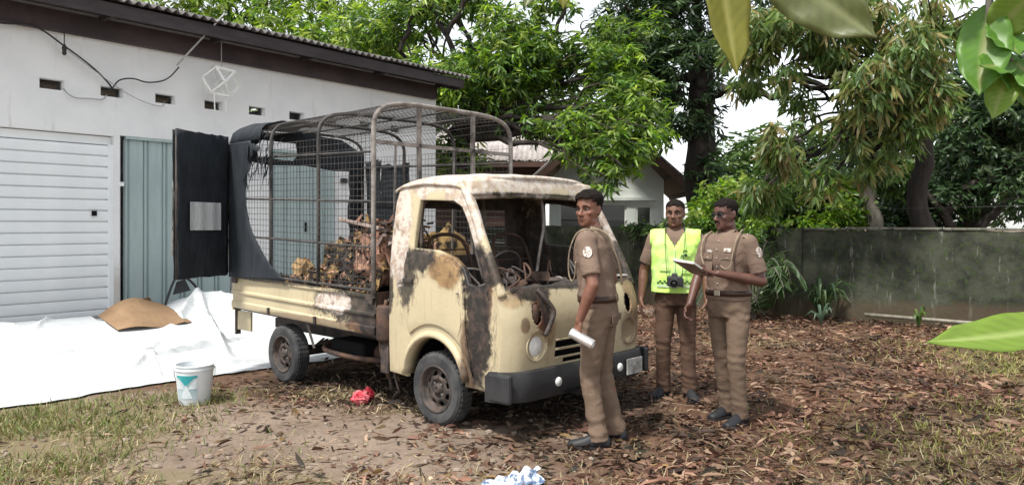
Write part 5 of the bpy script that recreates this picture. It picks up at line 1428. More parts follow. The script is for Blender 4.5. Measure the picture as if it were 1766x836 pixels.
# officer in the yellow-green vest
m_vest = M('fluorescent_vest', (.50, .80, .13), (.60, .86, .30), 3, .7, bmp=.2, bscale=14, spec=.3); m_tape = M('silver_green_tape', (.62, .78, .48), (.50, .66, .40), 20, .4); m_check = M('dark_green_check', (.02, .07, .03), rough=.7)
def extra2(P, L, HM, so, to, ob):
    collar(so, L, m_khaki)
    vb = MB()
    loft(vb, [(L((0, 0, z)), a_, b_) for z, a_, b_ in ((.90, .206, .155), (1.0, .202, .150), (1.1, .202, .150), (1.25, .206, .152), (1.33, .206, .146), (1.39, .180, .122), (1.435, .125, .100), (1.462, .092, .088))])
    for sx in (-1, 1): capsule(vb, L((sx * .09, 0, 1.375)), L((sx * .185, .004, 1.370)), .086, .084)
    vme = remesh(vb, .009, 5, .5)
    wrinkle(vme, lambda p: .006 * mnoise.noise(Vector((p.x * 9, p.y * 9, p.z * 13))) + .004 * mnoise.noise(p * 22))
    bm = bmesh.new(); bm.from_mesh(vme); kill = []
    for f in bm.faces:
        c_ = f.calc_center_median(); ax_ = abs(c_.x)
        arm = 1.16 < c_.z and ax_ > .212 or (c_.z > 1.20 and ax_ > .204 + .012 * math.cos(c_.y * 14))
        neck = math.hypot(c_.x / .085, (c_.y - .01) / .085) < 1 and c_.z > 1.40
        vee = c_.y < -.02 and c_.z > 1.30 and ax_ < .075 * (c_.z - 1.30) / .12
        if arm or neck or vee or c_.z < .912: kill.append(f)
    bmesh.ops.delete(bm, geom=kill, context='FACES'); bm.to_mesh(vme); bm.free(); vme.materials.clear(); vme.shade_smooth()
    vo = link_mesh('safety_vest', vme, m_vest, P); sm_ = vo.modifiers.new('t', 'SOLIDIFY'); sm_.thickness = .005
    bpy.context.view_layer.update()
    def on_v(x, z, e=.006):
        p_, n_ = surf(vo, L((x, -.5, z)), (0, 1, 0)); return p_ + Vector((0, -e, 0))
    MB().grid(lambda u, w: tuple(on_v(-.15 + .30 * u, .962 + .022 * w, .007)), 24, 2).build('reflective_tape', m_tape, vo)
    for row in range(2):
        for k in range(16):
            if (k + row) % 2: continue
            x0 = -.15 + .30 * k / 16; MB().add([tuple(on_v(x0, .992 + .014 * row, .008)), tuple(on_v(x0 + .0188, .992 + .014 * row, .008)), tuple(on_v(x0 + .0188, 1.006 + .014 * row, .008)), tuple(on_v(x0, 1.006 + .014 * row, .008))], [(0, 1, 2, 3)]).build('check', m_check, vo)
    MB().tube([tuple(on_v(.0, z, .006)) for z in np.linspace(.93, 1.28, 12)], .004, 6).build('zip', m_tape, vo)
    for x, z in ((.085, 1.225), (-.085, 1.10), (.09, 1.08)):
        MB().grid(lambda u, w, x=x, z=z: tuple(on_v(x - .045 + .09 * u, z + .03 * w, .009)), 6, 2).build('pocket_flap', m_vest, vo, solid=.004)
    MB().tube(spline([on_v(.065, 1.262, .010), on_v(.085, 1.275, .010), on_v(.105, 1.262, .010)], 4), .005, 6).build('emblem', m_check, vo); MB().ball(on_v(.088, 1.235, .010), (.016, .004, .012), 8, 6).build('emblem', m_check, vo); MB().ball(on_v(.060, 1.232, .010), (.008, .004, .008), 8, 6).build('emblem', m_check, vo)
J2 = dict(L=dict(el=(.262, .03, 1.095), wr=(.262, -.06, .86), curl=.45, pn=(-1, 0, 0)), R=dict(el=(-.270, .03, 1.095), wr=(-.285, -.05, .86), curl=.45, pn=(1, 0, 0)),
          legL=dict(kn=(.105, -.015, .47), an=(.115, .0, .085), toe=(.30, -1, 0)), legR=dict(kn=(-.10, -.02, .47), an=(-.105, .05, .085), toe=(-.45, -1, 0)), yaw=-8, pitch=2, girth=1.08)
P2 = make_person('person in fluorescent yellow-green vest with a camera round the neck', (1.40, 6.46, 0), R(-14), .995, m_skin2, J2, m_khaki, m_khaki3, .007, extra2)
# officer with glasses writing on a pad
def extra3(P, L, HM, so, to, ob):
    collar(so, L, m_khaki)
    for sx in (-1, 1): epaulette(so, L, m_khaki, sx); pocket(so, L, sx * .085, 1.265, m_khaki)
    badge(so, (.45, -.01, 1.30), (-1, 0, 0), .032, m_badge)
    badge(so, L((-.07, -.4, 1.305)), (0, 1, 0), .030, m_badge, 'name_badge', True, .35); badge(so, L((.085, -.4, 1.315)), (0, 1, 0), .028, m_badge, 'ribbon', True, .5)
    pts_ = spline([(.10, .06, 1.462), (.135, -.02, 1.462), (.140, -.095, 1.40), (.135, -.140, 1.29), (.125, -.155, 1.20), (.085, -.160, 1.175), (.04, -.160, 1.20)], 6)
    MB().tube([L(p) for p in pts_], .0052, 8).build('shoulder_cord', m_cord, so, smooth=True)
    pts_ = spline([(.165, -.06, 1.42), (.215, -.03, 1.385), (.245, .02, 1.30), (.225, .06, 1.20)], 6)
    MB().tube([L(p) for p in pts_], .006, 8).build('shoulder_cord', m_cord, so, smooth=True)
    pts_ = spline([(-.13, -.02, 1.455), (-.155, -.085, 1.40), (-.145, -.140, 1.29), (-.11, -.155, 1.20)], 6)
    MB().tube([L(p) for p in pts_], .006, 8).build('shoulder_cord', m_cord, so, smooth=True)
    for z in np.linspace(1.06, 1.38, 6):
        p, nr = surf(so, L((0, -.4, z)), (0, 1, 0)); MB().ball(p + nr * .003, .006, 8, 6).build('button', m_buckle, so)
    fr_ = MB()
    for s in (-1, 1):
        ring = [HM @ Vector((s * .033 + .0235 * math.cos(a_), -.0985 + .010 * abs(math.cos(a_)) * (1 if s * math.cos(a_) > 0 else 0), .114 + .0175 * math.sin(a_))) for a_ in np.linspace(0, 2 * PI, 17)]
        fr_.tube(ring, .003, 6); fr_.tube([HM @ Vector(p) for p in ((s * .056, -.089, .119), (s * .076, -.045, .121), (s * .082, .005, .117))], .0022, 6)
    fr_.tube([HM @ Vector(p) for p in ((-.010, -.101, .116), (0, -.104, .119), (.010, -.101, .116))], .0022, 6)
    go = fr_.build('spectacles', m_black, ob)
    for s in (-1, 1):
        e = MB().ball((0, 0, 0), (.0225, .0012, .0165), 16, 8); e.v = [tuple(HM @ (Vector(p) + Vector((s * .033, -.0965, .114)))) for p in e.v]; e.build('tinted_lens', m_spec, ob, smooth=True)
m_tint = M('tinted_glass', (.012, .012, .014), rough=.1, spec=.6)
m_spec = M('spectacle_glass', (.02, .02, .022), rough=.1, spec=.5); m_spec.node_tree.nodes['Principled BSDF'].inputs['Alpha'].default_value = .45
J3 = dict(L=dict(el=(.268, .03, 1.085), wr=(.075, -.235, 1.145), hd=(-1.0, -.40, .05), pn=(0, -.25, 1), th=(0, -.6, 1), curl=.75, thumb_in=.5), R=dict(el=(-.262, -.02, 1.10), wr=(-.232, -.17, .885), curl=.7, pn=(1, 0, 0)),
          legL=dict(kn=(.125, -.085, .475), an=(.125, -.03, .085), toe=(.05, -1, 0)), legR=dict(kn=(-.07, .02, .47), an=(-.075, .10, .085), toe=(-.1, -1, 0)), lean=(.02, -.04), yaw=-12, pitch=6, girth=1.12, moustache=True)
P3 = make_person('person in brown uniform and glasses holding out a white notepad', (1.635, 5.70, 0), R(-50), .985, m_skin3, J3, m_khaki, m_khaki2, .008, extra3)
bpy.context.view_layer.update()
def pw(P, v): return P.matrix_world @ Vector(v)
# things they carry
w = pw(P1, (.275, -.085, .775))
rl = thing('silver_roll', 'silver foil roll held in the hand of the person by the truck nose', 'roll', w)
ax = (Vector((.80, -.42, -.42))).normalized(); rot = ax.to_track_quat('Z', 'Y').to_matrix()
def rolled(z0, z1, r_):
    m_ = MB(); m_.lathe([(r_ * .55, z0 + .004), (r_ * .93, z0), (r_, z0 + .004), (r_, z1 - .004), (r_ * .93, z1), (r_ * .55, z1 - .004)], 'z', 28); m_.v = [tuple(rot @ Vector(p)) for p in m_.v]; return m_
rolled(-.025, .145, .034).build('foil_roll', M('silver_foil', (.72, .70, .68), (.6, .58, .57), 9, .28, metal=.75, bmp=.15, bscale=30), rl, auto=40)
m_ = MB().lathe([(.013, .1435), (.0135, .1465), (.018, .1465), (.018, .1435)], 'z', 20); m_.v = [tuple(rot @ Vector(p)) for p in m_.v]; m_.build('core', m_stick, rl)
cmr = thing('camera', 'black camera hanging on a neck strap in front of the fluorescent vest', 'camera', pw(P2, (.0, -.205, 1.02)), R(-14))
MB().box((0, 0, 0), (.125, .06, .085)).build('camera_body', m_black, cmr, bevel=.012)
MB().box((0, -.005, .052), (.055, .05, .03), None, .75).build('viewfinder', m_black, cmr, bevel=.006)
ln = MB().lathe([(.034, .0), (.034, -.05), (.037, -.052), (.037, -.085), (.030, -.086), (.027, -.07)], 'y', 28, (0, -.028, -.012)).build('camera_lens', m_black, cmr, auto=40)
MB().lathe([(.027, 0), (.015, -.006), (.001, -.008)], 'y', 20, (0, -.10, -.012)).build('lens_glass', m_tint, ln, smooth=True)
MB().box((.062, -.006, -.01), (.022, .045, .075)).build('grip', m_black, cmr, bevel=.008)
for s in (-1, 1):
    pts_ = [pw(P2, p) for p in ((s * .062, -.195, 1.055), (s * .066, -.195, 1.12), (s * .075, -.185, 1.25), (s * .082, -.150, 1.37), (s * .078, -.075, 1.465), (s * .065, .02, 1.505), (s * .02, .075, 1.505), (0, .078, 1.505))]
    lc = cmr.matrix_world if False else (Matrix.Translation(cmr.location) @ Matrix.Rotation(R(-14), 4, 'Z')).inverted()
    MB().tube(spline([lc @ p for p in pts_], 5), .0085, 6, flat=.35).build('neck_strap', m_black, cmr, smooth=True)
c = pw(P3, (-.085, -.325, 1.185)); npd = thing('notepad', 'white writing pad held out by the person in glasses', 'notepad', c, R(-50))
rt = Matrix.Rotation(R(-24), 3, 'X') @ Matrix.Rotation(R(6), 3, 'Y')
m_pg = M('white_paper', (.80, .80, .79), (.74, .74, .73), 6, .8)
MB().box((0, 0, 0), (.19, .25, .012), rt).build('pages', m_pg, npd); MB().box(rt @ Vector((0, 0, -.010)), (.196, .256, .006), rt).build('backing_board', m_greyboard, npd)
MB().box(rt @ Vector((0, .118, .009)), (.19, .016, .006), rt).build('binding', m_greyboard, npd)
# ------------------------------------------------------------------ trees and plants
m_leaf = leaf_mat('mango_leaf', trans=.42, rough=.42)
m_leafd = leaf_mat('dark_leaf', trans=.25, rough=.4)
m_bark = M('dark_bark', (.045, .036, .030), (.022, .018, .016), 6, .95, bmp=.8, bscale=18, st=(1, 1, .3), bdist=.03)
m_bark2 = M('grey_bark', (.16, .145, .12), (.08, .07, .058), 5, .95, bmp=.6, bscale=14, st=(1, 1, .3), c3=(.05, .07, .03), s3=4, lo3=.58, hi3=.7)
GREEN = np.array([(.095, .19, .022), (.145, .26, .030), (.21, .33, .050), (.05, .11, .022), (.28, .36, .09)])
DARK = np.array([(.022, .050, .018), (.034, .070, .024), (.050, .090, .032), (.028, .055, .028), (.075, .115, .045)])
YELL = np.array([(.14, .19, .05), (.22, .23, .08), (.085, .15, .045), (.25, .21, .085), (.10, .17, .05), (.15, .22, .06), (.07, .12, .04), (.11, .19, .05)])
MIDG = np.array([(.045, .100, .022), (.065, .125, .028), (.095, .160, .035), (.035, .080, .022), (.12, .18, .05)])
def crown_mesh(name, parent, clumps, nwhorl, per, ll, lw, cols, droop=.55, mat=None, gap=0.0, seed=1):
    Ps = []; 
    wts = np.array([c[2] if len(c) > 2 else c[1][0] * c[1][1] * c[1][2] for c in clumps]); wts = wts / wts.sum()
    ci = rng.choice(len(clumps), nwhorl, p=wts)
    d = rng.normal(size=(nwhorl, 3)); d /= np.linalg.norm(d, axis=1, keepdims=True)
    rad = rng.random(nwhorl) ** .45
    C = np.array([clumps[i][0] for i in ci]); Rr = np.array([clumps[i][1] for i in ci])
    P = C + d * Rr * rad[:, None]
    nz = np.array([mnoise.noise(Vector(p) * .9 + Vector((seed * 3.1, 0, 0))) for p in P])
    k = nz > (gap - .35); P = P[k]; d = d[k]; n = len(P)
    P = np.repeat(P, per, 0); dd = np.repeat(d, per, 0)
    m = len(P)
    D = rng.normal(size=(m, 3)); D[:, 2] = D[:, 2] * .45 - droop; D += dd * .35
    P = P + rng.normal(size=(m, 3)) * .035
    shade = np.repeat(rng.uniform(.65, 1.3, n), per)[:, None]; ci2 = np.repeat(rng.integers(0, len(cols), n), per)
    mixd = rng.random(m) < .3; ci2[mixd] = rng.integers(0, len(cols), mixd.sum())
    V, F4, F3, Cc = leaf_arrays(P, D, rng.uniform(ll * .7, ll * 1.25, m), rng.uniform(lw * .75, lw * 1.25, m), cols[ci2] * shade, curl=.22, twist=.9)
    V[:, 2] = np.maximum(V[:, 2], .02)
    return np_mesh(name, V, F4, F3, Cc, mat or m_leaf, parent)
def limb(mb, a, b, ra, rb, wob, seed, n=8):
    a = Vector(a); b = Vector(b); r0 = random.Random(seed); pts_ = []
    for k in range(n + 1):
        t_ = k / n; j = wob * math.sin(PI * t_) if k not in (0, n) else 0
        pts_.append(a.lerp(b, t_) + Vector((r0.uniform(-1, 1), r0.uniform(-1, 1), r0.uniform(-.6, .6))) * j + Vector((0, 0, wob * 1.2 * math.sin(PI * t_))))
    pts_ = spline(pts_, 3); m = len(pts_)
    mb.tube(pts_, [ra + (rb - ra) * (k / (m - 1)) for k in range(m)], 9); return pts_
def tree(name, label, base, fork, r, clumps, nwhorl, per=8, ll=.21, lw=.05, cols=GREEN, bark=None, group=None, droop=.55, gap=0.0, mat=None, seed=1, twigs=3, extra=()):
    base = Vector(base); fork = Vector(fork)
    T = thing(name, label, 'tree', base, 0, group)
    lc = [(Vector(c[0]) - base, Vector(c[1])) + tuple(c[2:]) for c in clumps]
    t = MB(); limb(t, (0, 0, -.1), fork - base, r * 1.25, r * .8, r * .5, seed)
    t.build('trunk', bark or m_bark, T, smooth=True)
    b = MB(); r0 = random.Random(seed)
    for k, c in enumerate(lc):
        pts_ = limb(b, fork - base, c[0], r * .5, r * .10, .22, seed * 31 + k)
        for q_ in range(twigs):
            s0 = pts_[int(len(pts_) * r0.uniform(.4, .95))]; e = c[0] + Vector((r0.uniform(-1, 1) * c[1][0], r0.uniform(-1, 1) * c[1][1], r0.uniform(-.9, .8) * c[1][2])) * .85
            limb(b, s0, e, r * .16, r * .04, .10, seed * 97 + k * 7 + q_, 5)
    for a_, e, ra, rb in extra: limb(b, Vector(a_) - base, Vector(e) - base, ra, rb, .15, seed + 5)
    b.build('limbs', bark or m_bark, T, smooth=True)
    crown_mesh('crown', T, [(tuple(c[0]), tuple(c[1])) + tuple(c[2:]) for c in lc], nwhorl, per, ll, lw, cols, droop, mat, gap, seed)
    return T
def cl_(px, py, d, rx, ry, rz, *w): return (at(px, py, d), (rx, ry, rz)) + w
# bright tree behind the building
tree('mango_tree', 'bright green tree rising behind the roof of the white building', (-6.2, 21.0, 0), (-6.0, 20.6, 3.6), .28,
     [cl_(300, -30, 19.5, 1.6, 1.5, 1.1), cl_(420, 5, 19.5, 1.5, 1.4, 1.0), cl_(520, 45, 19, 1.5, 1.3, 1.0), cl_(610, 90, 18.5, 1.4, 1.3, .9), cl_(690, 110, 18, 1.2, 1.2, .9), cl_(580, -20, 20, 1.6, 1.4, 1.1), cl_(450, -90, 20, 1.8, 1.5, 1.2), cl_(330, -110, 20, 2.0, 1.5, 1.2)], 1900, 8, .24, .062, GREEN, seed=2, gap=.02)
# spreading mango between the building and the house
tree('mango_tree', 'spreading mango tree with crooked dark limbs hanging over the small house roof', at(795, 388, 15.6).xy.to_3d(), at(800, 240, 15.4), .17,
     [cl_(760, 150, 15.2, 1.0, 1.0, .8), cl_(860, 110, 15.0, 1.1, 1.0, .85), cl_(930, 180, 14.6, 1.0, .9, .75), cl_(1010, 215, 14.2, .85, .8, .6), cl_(1065, 265, 13.6, .55, .6, .45), cl_(1045, 305, 13.3, .38, .4, .30), cl_(640, 60, 15.8, .8, .9, .6), cl_(700, 190, 15.4, .5, .6, .4), cl_(1090, 190, 14.2, .75, .8, .7), cl_(780, 270, 15.4, .75, .6, .55), cl_(990, 110, 14.8, .9, .9, .55), cl_(860, 20, 15.6, .6, .8, .35), cl_(1120, 60, 15.4, .6, .7, .5), cl_(720, 20, 15.6, .8, .8, .6), cl_(800, -10, 15.4, .8, .8, .5), cl_(930, 90, 15, .8, .8, .5), cl_(1060, 120, 14.6, .7, .7, .6), cl_(1000, 255, 13.8, .55, .5, .35), cl_(880, 40, 15, .7, .7, .4), cl_(950, 10, 15, .6, .6, .3), cl_(1085, 240, 13.6, .5, .5, .35), cl_(1130, 235, 13.6, .4, .5, .3), cl_(1040, 60, 15, .5, .6, .4)], 3900, 8, .20, .046, np.concatenate([GREEN, GREEN, MIDG]), seed=5, gap=.06, twigs=4,
     extra=[(at(805, 230, 15.4), at(770, 60, 15.2), .09, .05), (at(770, 60, 15.2), at(690, -40, 15), .06, .03), (at(770, 60, 15.2), at(860, -30, 15), .06, .03), (at(820, 210, 15.3), at(960, 60, 14.8), .07, .03), (at(960, 60, 14.8), at(1000, -40, 14.8), .04, .02), (at(690, 90, 15.3), at(745, 0, 15.1), .05, .03)])
# dark ivy-clad tree
tree('ivy_clad_tree', 'dark dense tree with ivy-covered trunk behind the vest wearer', at(1215, 388, 15.8).xy.to_3d(), at(1212, 120, 15.8), .30,
     [cl_(1120, 40, 15.6, 1.0, 1.0, .9), cl_(1180, 120, 15.4, .85, .9, .75), cl_(1100, 120, 15.6, .8, .9, .7), cl_(1240, 60, 15.6, .5, .7, .7), cl_(1180, -40, 15.8, 1.2, 1.0, .7), cl_(1213, 210, 15.6, .42, .42, .6), cl_(1215, 300, 15.6, .42, .42, .6), cl_(1060, 40, 15.8, .6, .8, .5), cl_(1150, 200, 15.4, .5, .6, .5), cl_(1290, 20, 15.6, .6, .7, .5)], 2300, 9, .20, .048, DARK, seed=8, mat=m_leafd, gap=-.02, twigs=2,
     extra=[(at(1225, 165, 15.6), at(1330, 170, 14.6), .10, .05), (at(1330, 170, 14.6), at(1420, 150, 14), .06, .03)])
# black-trunked mango with drooping yellowed leaves
tree('mango_tree', 'black-trunked mango tree with drooping yellowed leaves above the boundary wall', at(1590, 388, 12.6).xy.to_3d(), at(1595, 200, 12.5), .16,
     [cl_(1400, 40, 11.2, .75, .7, .35), cl_(1500, 150, 10.8, .45, .5, .5), cl_(1440, 240, 11.0, .42, .5, .42), cl_(1350, 250, 11.2, .40, .5, .40), cl_(1420, 310, 11.4, .35, .4, .28), cl_(1560, 90, 10.8, .5, .5, .5), cl_(1300, 60, 11.6, .5, .6, .5), cl_(1550, 220, 11.0, .3, .4, .4), cl_(1490, 20, 11.4, .6, .6, .35), cl_(1620, 40, 11.0, .5, .5, .5), cl_(1350, 130, 11.4, .22, .4, .3), cl_(1510, 290, 11.2, .3, .3, .3), cl_(1380, 180, 11.6, .3, .4, .3), cl_(1290, 150, 12.2, .3, .4, .35), cl_(1450, 90, 11.4, .6, .5, .3), cl_(1600, 160, 10.8, .4, .4, .5), cl_(1310, 330, 11.8, .3, .4, .25)], 1050, 9, .25, .046, YELL, seed=11, droop=1.3, gap=.05, twigs=4)
# dark trees at the right behind the wall
tree('evergreen_tree', 'dark leaning evergreen filling the corner behind the boundary wall', at(1640, 388, 14.5).xy.to_3d(), at(1700, 300, 14.2), .20,
     [cl_(1680, 250, 14, .9, .9, .8), cl_(1760, 200, 13.6, .9, .9, .9), cl_(1740, 320, 13.6, .8, .8, .6), cl_(1640, 340, 14.2, .7, .8, .5), cl_(1820, 120, 13.6, .9, .9, .8), cl_(1660, 150, 14.4, .7, .8, .7)], 1500, 9, .17, .055, DARK, seed=14, mat=m_leafd, gap=-.05, twigs=3,
     extra=[(at(1600, 395, 14.0), at(1766, 270, 13.4), .11, .07), (at(1640, 395, 13.8), at(1540, 270, 13.8), .09, .04), (at(1690, 395, 13.6), at(1790, 330, 13.2), .08, .05)])
tree('pale_trunked_tree', 'pale grey trunk with sparse foliage between the shrubs behind the wall', at(1512, 388, 13.4).xy.to_3d(), at(1500, 300, 13.4), .13,
     [cl_(1480, 230, 13.4, .5, .5, .4), cl_(1540, 300, 13.6, .5, .5, .35)], 260, 9, .16, .05, MIDG, bark=m_bark2, seed=17, mat=m_leafd, gap=0)
for k, (px, py, d, rx, rz, cols, lab) in enumerate([(1250, 355, 13.6, .75, .55, GREEN, 'leafy light green shrub behind the wall beside the ivy-clad tree'), (1340, 335, 14.0, .8, .65, MIDG, 'mid green shrub behind the boundary wall pier'), (1430, 345, 13.8, .75, .55, GREEN, 'bushy light green shrub behind the wall left of the pale trunk'), (1580, 345, 14.2, .75, .55, DARK, 'dark shrub behind the wall at the foot of the black trunk')]):
    c = at(px, py, d); S = thing('shrub', lab, 'shrub', (c.x, c.y, 0), 0, 'shrubs behind the boundary wall')
    st = MB(); r0 = random.Random(k)
    for q_ in range(7): limb(st, (r0.uniform(-.15, .15), r0.uniform(-.15, .15), 0), (r0.uniform(-rx, rx) * .7, r0.uniform(-.5, .5), c.z + rz * r0.uniform(-.4, .5)), .03, .01, .1, k * 9 + q_, 5)
    st.build('stems', m_bark, S, smooth=True)
    crown_mesh('foliage', S, [((0, 0, c.z), (rx, .7, rz)), ((rx * .4, .1, c.z - rz * .7), (rx * .8, .6, rz * .7)), ((-rx * .4, 0, c.z - rz * .8), (rx * .8, .6, rz * .7))], 480, 8, .15, .055, cols, .35, m_leaf if cols is not DARK else m_leafd, -.05, k + 30)
# creeper over the wall by the pier
for k, (s0, s1, lab) in enumerate([(-3.0, -1.2, 'leafy creeper spilling over the boundary wall behind the people'), (-.9, -.1, 'small tuft of creeper hanging down beside the wall pier'), (5.2, 7.4, 'dark creeper trailing over the far right of the boundary wall')]):
    u_ = Vector((.773, -.634, 0)); c = Vector((4.56, 12.3, 0)) + u_ * ((s0 + s1) / 2); S = thing('wall_creeper', lab, 'creeper', c, 0)
    hl = (s1 - s0) / 2; st = MB(); cl2 = []
    for q_ in range(5):
        o_ = u_ * (hl * (-.8 + .4 * q_)); limb(st, o_ + Vector((.16, .2, 0)), o_ + Vector((-.02, -.03, 1.5)), .018, .008, .06, 300 + k * 7 + q_, 5); cl2.append((tuple(o_ + Vector((.0, .0, 1.42 - .06 * (q_ % 2)))), (.25, .17, .20)))
    st.build('stems', m_bark, S, smooth=True)
    crown_mesh('foliage', S, cl2, 150 if hl > .5 else 60, 7, .11, .05, (MIDG, GREEN, DARK)[k], .6, m_leafd, -.1, 60 + k)
# farther trees that close the view
for k, (px, d, h, w, cols, lab) in enumerate([(1330, 26, 4.6, 2.6, MIDG, 'far tree beyond the house whose top stays below the sky gap'), (1560, 24, 5.0, 3.0, DARK, 'far dark tree beyond the black mango trunk'), (1800, 22, 6.5, 3.2, DARK, 'far dark tree beyond the leaning evergreen'), (640, 27, 7.0, 3.4, MIDG, 'far tree between the white building and the house'), (900, 30, 7.2, 3.6, MIDG, 'far tree rising behind the ridge of the small house'), (350, 30, 9.0, 4.0, GREEN, 'tall far tree behind the roof of the white building')]):
    b = at(px, 388, d); b.z = 0
    tree('far_tree', lab, b, b + Vector((0, 0, h * .45)), .22, [(b + Vector((dx * w, dy * w, h * dz)), (w * .55, w * .5, h * .22)) for dx, dy, dz in ((-.5, 0, .6), (.5, .1, .58), (0, -.2, .85), (-.1, .2, .45), (.35, -.2, .78), (-.4, .1, .8))], 900, 8, .30, .10, cols, group='far trees', seed=40 + k, mat=m_leafd, gap=-.05, twigs=1)
# plants at the foot of the wall
def strap_plant(name, label, loc, n, h, spread, w, cols, seed, pinnate=False):
    S = thing(name, label, 'plant', loc); r0 = random.Random(seed)
    for k in range(n):
        a_ = 2 * PI * k / n + r0.uniform(-.4, .4); out = spread * r0.uniform(.5, 1.1); hh = h * r0.uniform(.6, 1.1)
        pts_ = spline([(0, 0, 0), (math.cos(a_) * out * .25, math.sin(a_) * out * .25, hh * .65), (math.cos(a_) * out * .65, math.sin(a_) * out * .65, hh), (math.cos(a_) * out, math.sin(a_) * out, hh * r0.uniform(.45, .8))], 4)
        col = cols[r0.randrange(len(cols))]; m_ = MB(); side = Vector((-math.sin(a_), math.cos(a_), 0)); nn = len(pts_)
        if pinnate:
            P = []; D = []
            for i in range(2, nn):
                for s in (-1, 1):
                    for q_ in (0, .5):
                        p = pts_[i - 1].lerp(pts_[i], q_); t_ = (pts_[i] - pts_[i - 1]).normalized(); P.append(p); D.append((side * s + t_ * .9 + Vector((0, 0, -.25 + .3 * r0.random()))))
            P = np.array(P); D = np.array(D); m = len(P)
            V, F4, F3, C = leaf_arrays(P, D, rng.uniform(.16, .26, m), np.full(m, .032), np.array([col] * m) * rng.uniform(.7, 1.3, (m, 1)), curl=.2, twist=.3)
            V[:, 2] = np.maximum(V[:, 2], .01)
            f = np_mesh('frond', V, F4, F3, C, m_leafd, S); MB().tube(pts_, .008, 5).build('stem', m_bark2, f)
        else:
            vv = []; ff = []
            for i, p in enumerate(pts_):
                t_ = i / (nn - 1); ww = w * (.5 + .9 * math.sin(PI * min(.97, t_ + .05)) ** .8) * (1 if t_ < .7 else max(.06, (1 - t_) / .3)); vv += [p - side * ww / 2 + Vector((0, 0, .008)), p, p + side * ww / 2 + Vector((0, 0, .008))]
            for i in range(nn - 1):
                for q_ in (0, 1): ff.append((i * 3 + q_, i * 3 + q_ + 1, (i + 1) * 3 + q_ + 1, (i + 1) * 3 + q_))
            V = np.array([tuple(p) for p in vv]); np_mesh('leaf', V, np.array(ff), None, np.tile(np.array(col), (len(V), 1)), m_leafd, S, True)
    return S
strap_plant('palm_plant', 'feathery dark palm-like plant against the boundary wall behind the notepad holder', (3.72, 11.6, 0), 12, 1.15, .85, .05, DARK, 3, True)
strap_plant('palm_plant', 'small feathery plant beside the wall pier with pale fronds', (4.05, 12.1, 0), 9, 1.05, .5, .05, MIDG, 4, True)
strap_plant('strap_leaf_plant', 'clump of dark arching strap leaves at the foot of the boundary wall', (4.75, 11.55, 0), 34, .62, .52, .035, DARK, 5)
strap_plant('strap_leaf_plant', 'small tuft of blue-green strap leaves in front of the larger clump', (4.55, 11.1, 0), 10, .30, .26, .03, np.array([(.09, .14, .09), (.06, .10, .07)]), 6)
strap_plant('wall_weed', 'small weed sprouting by the water pipe', (5.80, 10.75, 0), 9, .30, .16, .03, MIDG, 7)

# unseen tree added to shade the yard in patches; would bear the near leaves
tree('mango_tree', 'unseen overhanging mango tree added beside the viewpoint to dapple the yard', (4.6, -1.2, 0), (4.2, -.6, 2.9), .2,
     [((1.2, .6, 5.6), (1.3, 1.2, .6)), ((3.2, 1.8, 5.4), (1.3, 1.2, .6)), ((.2, 2.6, 6.4), (1.2, 1.1, .5)), ((4.6, 3.2, 5.8), (1.2, 1.2, .6)), ((2.4, 3.8, 6.6), (1.2, 1.0, .5)), ((5.6, .6, 5.2), (1.2, 1.2, .6)), ((6.2, 5.0, 6.6), (1.2, 1.2, .6)), ((4.0, 6.0, 7.2), (1.1, 1.1, .5))], 620, 8, .23, .055, MIDG, seed=71, gap=.05, twigs=3)
# mango leaves hanging close to the camera
m_near = leaf_mat('near_mango_leaf', trans=.40, rough=.42, gain=.9)
def big_leaf(parent, base, tip, width, normal, col, bend=.12, rib=(.30, .34, .12), fold=.10):
    base = Vector(base); tip = Vector(tip); d = (tip - base); Ln = d.length; d.normalize()
    n_ = Vector(normal); n_ = (n_ - d * n_.dot(d)).normalized(); s = d.cross(n_)
    nu, nv = 9, 22; V = []; C = []
    for j in range(nv):
        t_ = j / (nv - 1); w = width * .5 * (math.sin(PI * min(1, t_ * .96 + .02) ** .85) ** .72) * (1 if t_ < .82 else max(.03, (1 - t_) / .18) ** .55)
        for i in range(nu):
            u = -1 + 2 * i / (nu - 1)
            rip = .012 * math.sin(t_ * 21 + 3 * u) * abs(u) * width * 3
            p = base + d * Ln * t_ + s * (u * w) + n_ * (abs(u) * w * fold * 2 - bend * Ln * math.sin(PI * t_) * .6 + rip); V.append(tuple(p))
            c = np.array(col) * (1 + .10 * math.sin(t_ * 60 + abs(u) * 10)); C.append(np.array(rib) if abs(u) < .05 else c)
    F = [(j * nu + i, j * nu + i + 1, (j + 1) * nu + i + 1, (j + 1) * nu + i) for j in range(nv - 1) for i in range(nu - 1)]
    o = np_mesh('leaf', np.array(V), np.array(F), None, np.array(C), m_near, parent, True)
    so_ = o.modifiers.new('t', 'SOLIDIFY'); so_.thickness = .0012
    return o
br = thing('mango_branch', 'leafy mango branch hanging into the top of the view with olive and green leaves', 'branch', at(1700, -420, 1.5))
B0 = br.location.copy()
def rel(px, py, d): return at(px, py, d) - B0
OL = (.20, .20, .030); OG = (.12, .14, .045); BG = (.12, .26, .035); LG = (.20, .30, .05)
tw = MB()
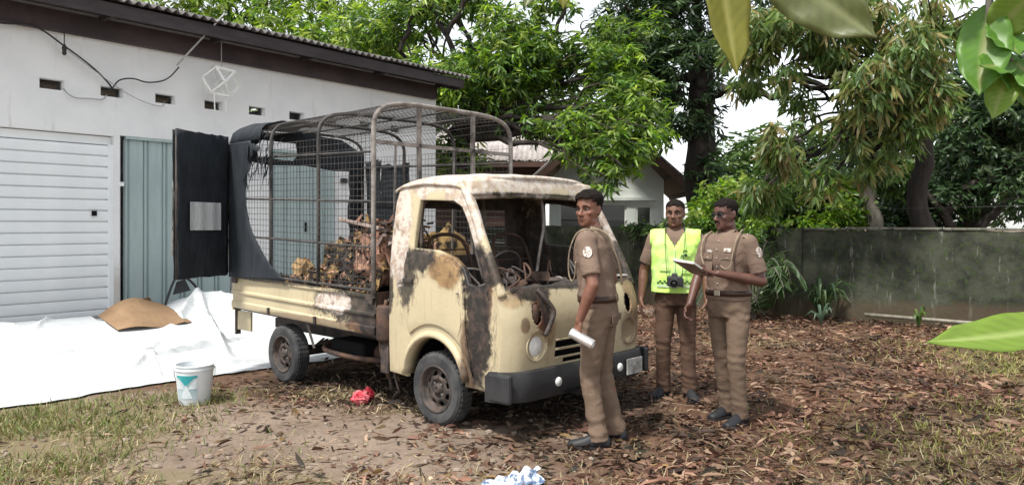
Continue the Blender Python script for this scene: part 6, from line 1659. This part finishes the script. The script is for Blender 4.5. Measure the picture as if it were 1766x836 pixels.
for pts_ in ([(1700, -420, 1.5), (1500, -300, 1.35), (1330, -180, 1.25), (1245, -110, 1.2)], [(1500, -300, 1.35), (1420, -120, 1.3), (1330, -70, 1.28)], [(1700, -420, 1.5), (1720, -150, 1.5), (1705, 20, 1.5), (1712, 70, 1.5), (1745, 105, 1.5)], [(1330, -180, 1.25), (1100, -160, 1.3), (960, -90, 1.35)]):
    tw.tube(spline([rel(*p) for p in pts_], 6), [.010 - .006 * k / (6 * (len(pts_) - 1)) for k in range(6 * (len(pts_) - 1) + 1)], 8)
tw.build('twig', m_bark2, br, smooth=True)
big_leaf(br, rel(1240, -115, 1.2), rel(1272, 130, 1.18), .078, (.25, -1, .15), OL, .05, (.34, .33, .10))
big_leaf(br, rel(1310, -75, 1.28), rel(1512, 66, 1.2), .105, (-.2, -1, -.35), OG, .05, (.24, .26, .12))
big_leaf(br, rel(965, -85, 1.35), rel(972, 16, 1.33), .045, (.3, -1, .2), OL, .05)
big_leaf(br, rel(940, -90, 1.35), rel(905, 14, 1.33), .05, (-.3, -1, .2), OG, .05)
for a_, b_, w, nrm, c in (((1706, 10, 1.5), (1688, 165, 1.45), .095, (-.5, -1, .2), BG), ((1712, 60, 1.5), (1800, -30, 1.42), .085, (.2, -1, .5), LG), ((1745, 105, 1.5), (1690, 112, 1.4), .06, (.1, -1, .7), BG), ((1745, 105, 1.5), (1860, 170, 1.42), .10, (0, -1, .6), BG), ((1712, 40, 1.5), (1760, 95, 1.45), .085, (.2, -1, .3), BG), ((1745, 105, 1.5), (1712, 205, 1.46), .06, (-.4, -1, .3), LG), ((1700, -20, 1.5), (1640, -60, 1.45), .07, (0, -1, .4), BG), ((1735, 90, 1.5), (1775, 190, 1.48), .075, (.3, -1, .1), BG), ((1725, -40, 1.5), (1760, 25, 1.48), .08, (.1, -1, .3), BG)):
    big_leaf(br, rel(*a_), rel(*b_), w, nrm, c, .08)
br2 = thing('mango_sprig', 'sprig with long bright green leaves reaching in above the leaf litter', 'branch', at(2050, 500, 1.15))
B0 = br2.location.copy()
MB().tube([rel(2050, 500, 1.15), rel(1960, 520, 1.13), rel(1900, 548, 1.12)], [.008, .006, .004], 8).build('twig', m_bark2, br2, smooth=True)
big_leaf(br2, rel(1915, 545, 1.12), rel(1597, 589, 1.04), .066, (0, -.75, .8), LG, .06, (.36, .44, .16))
big_leaf(br2, rel(1900, 550, 1.12), rel(1700, 590, 1.10), .052, (0, -.7, .9), (.16, .27, .05), .10, (.30, .40, .14))
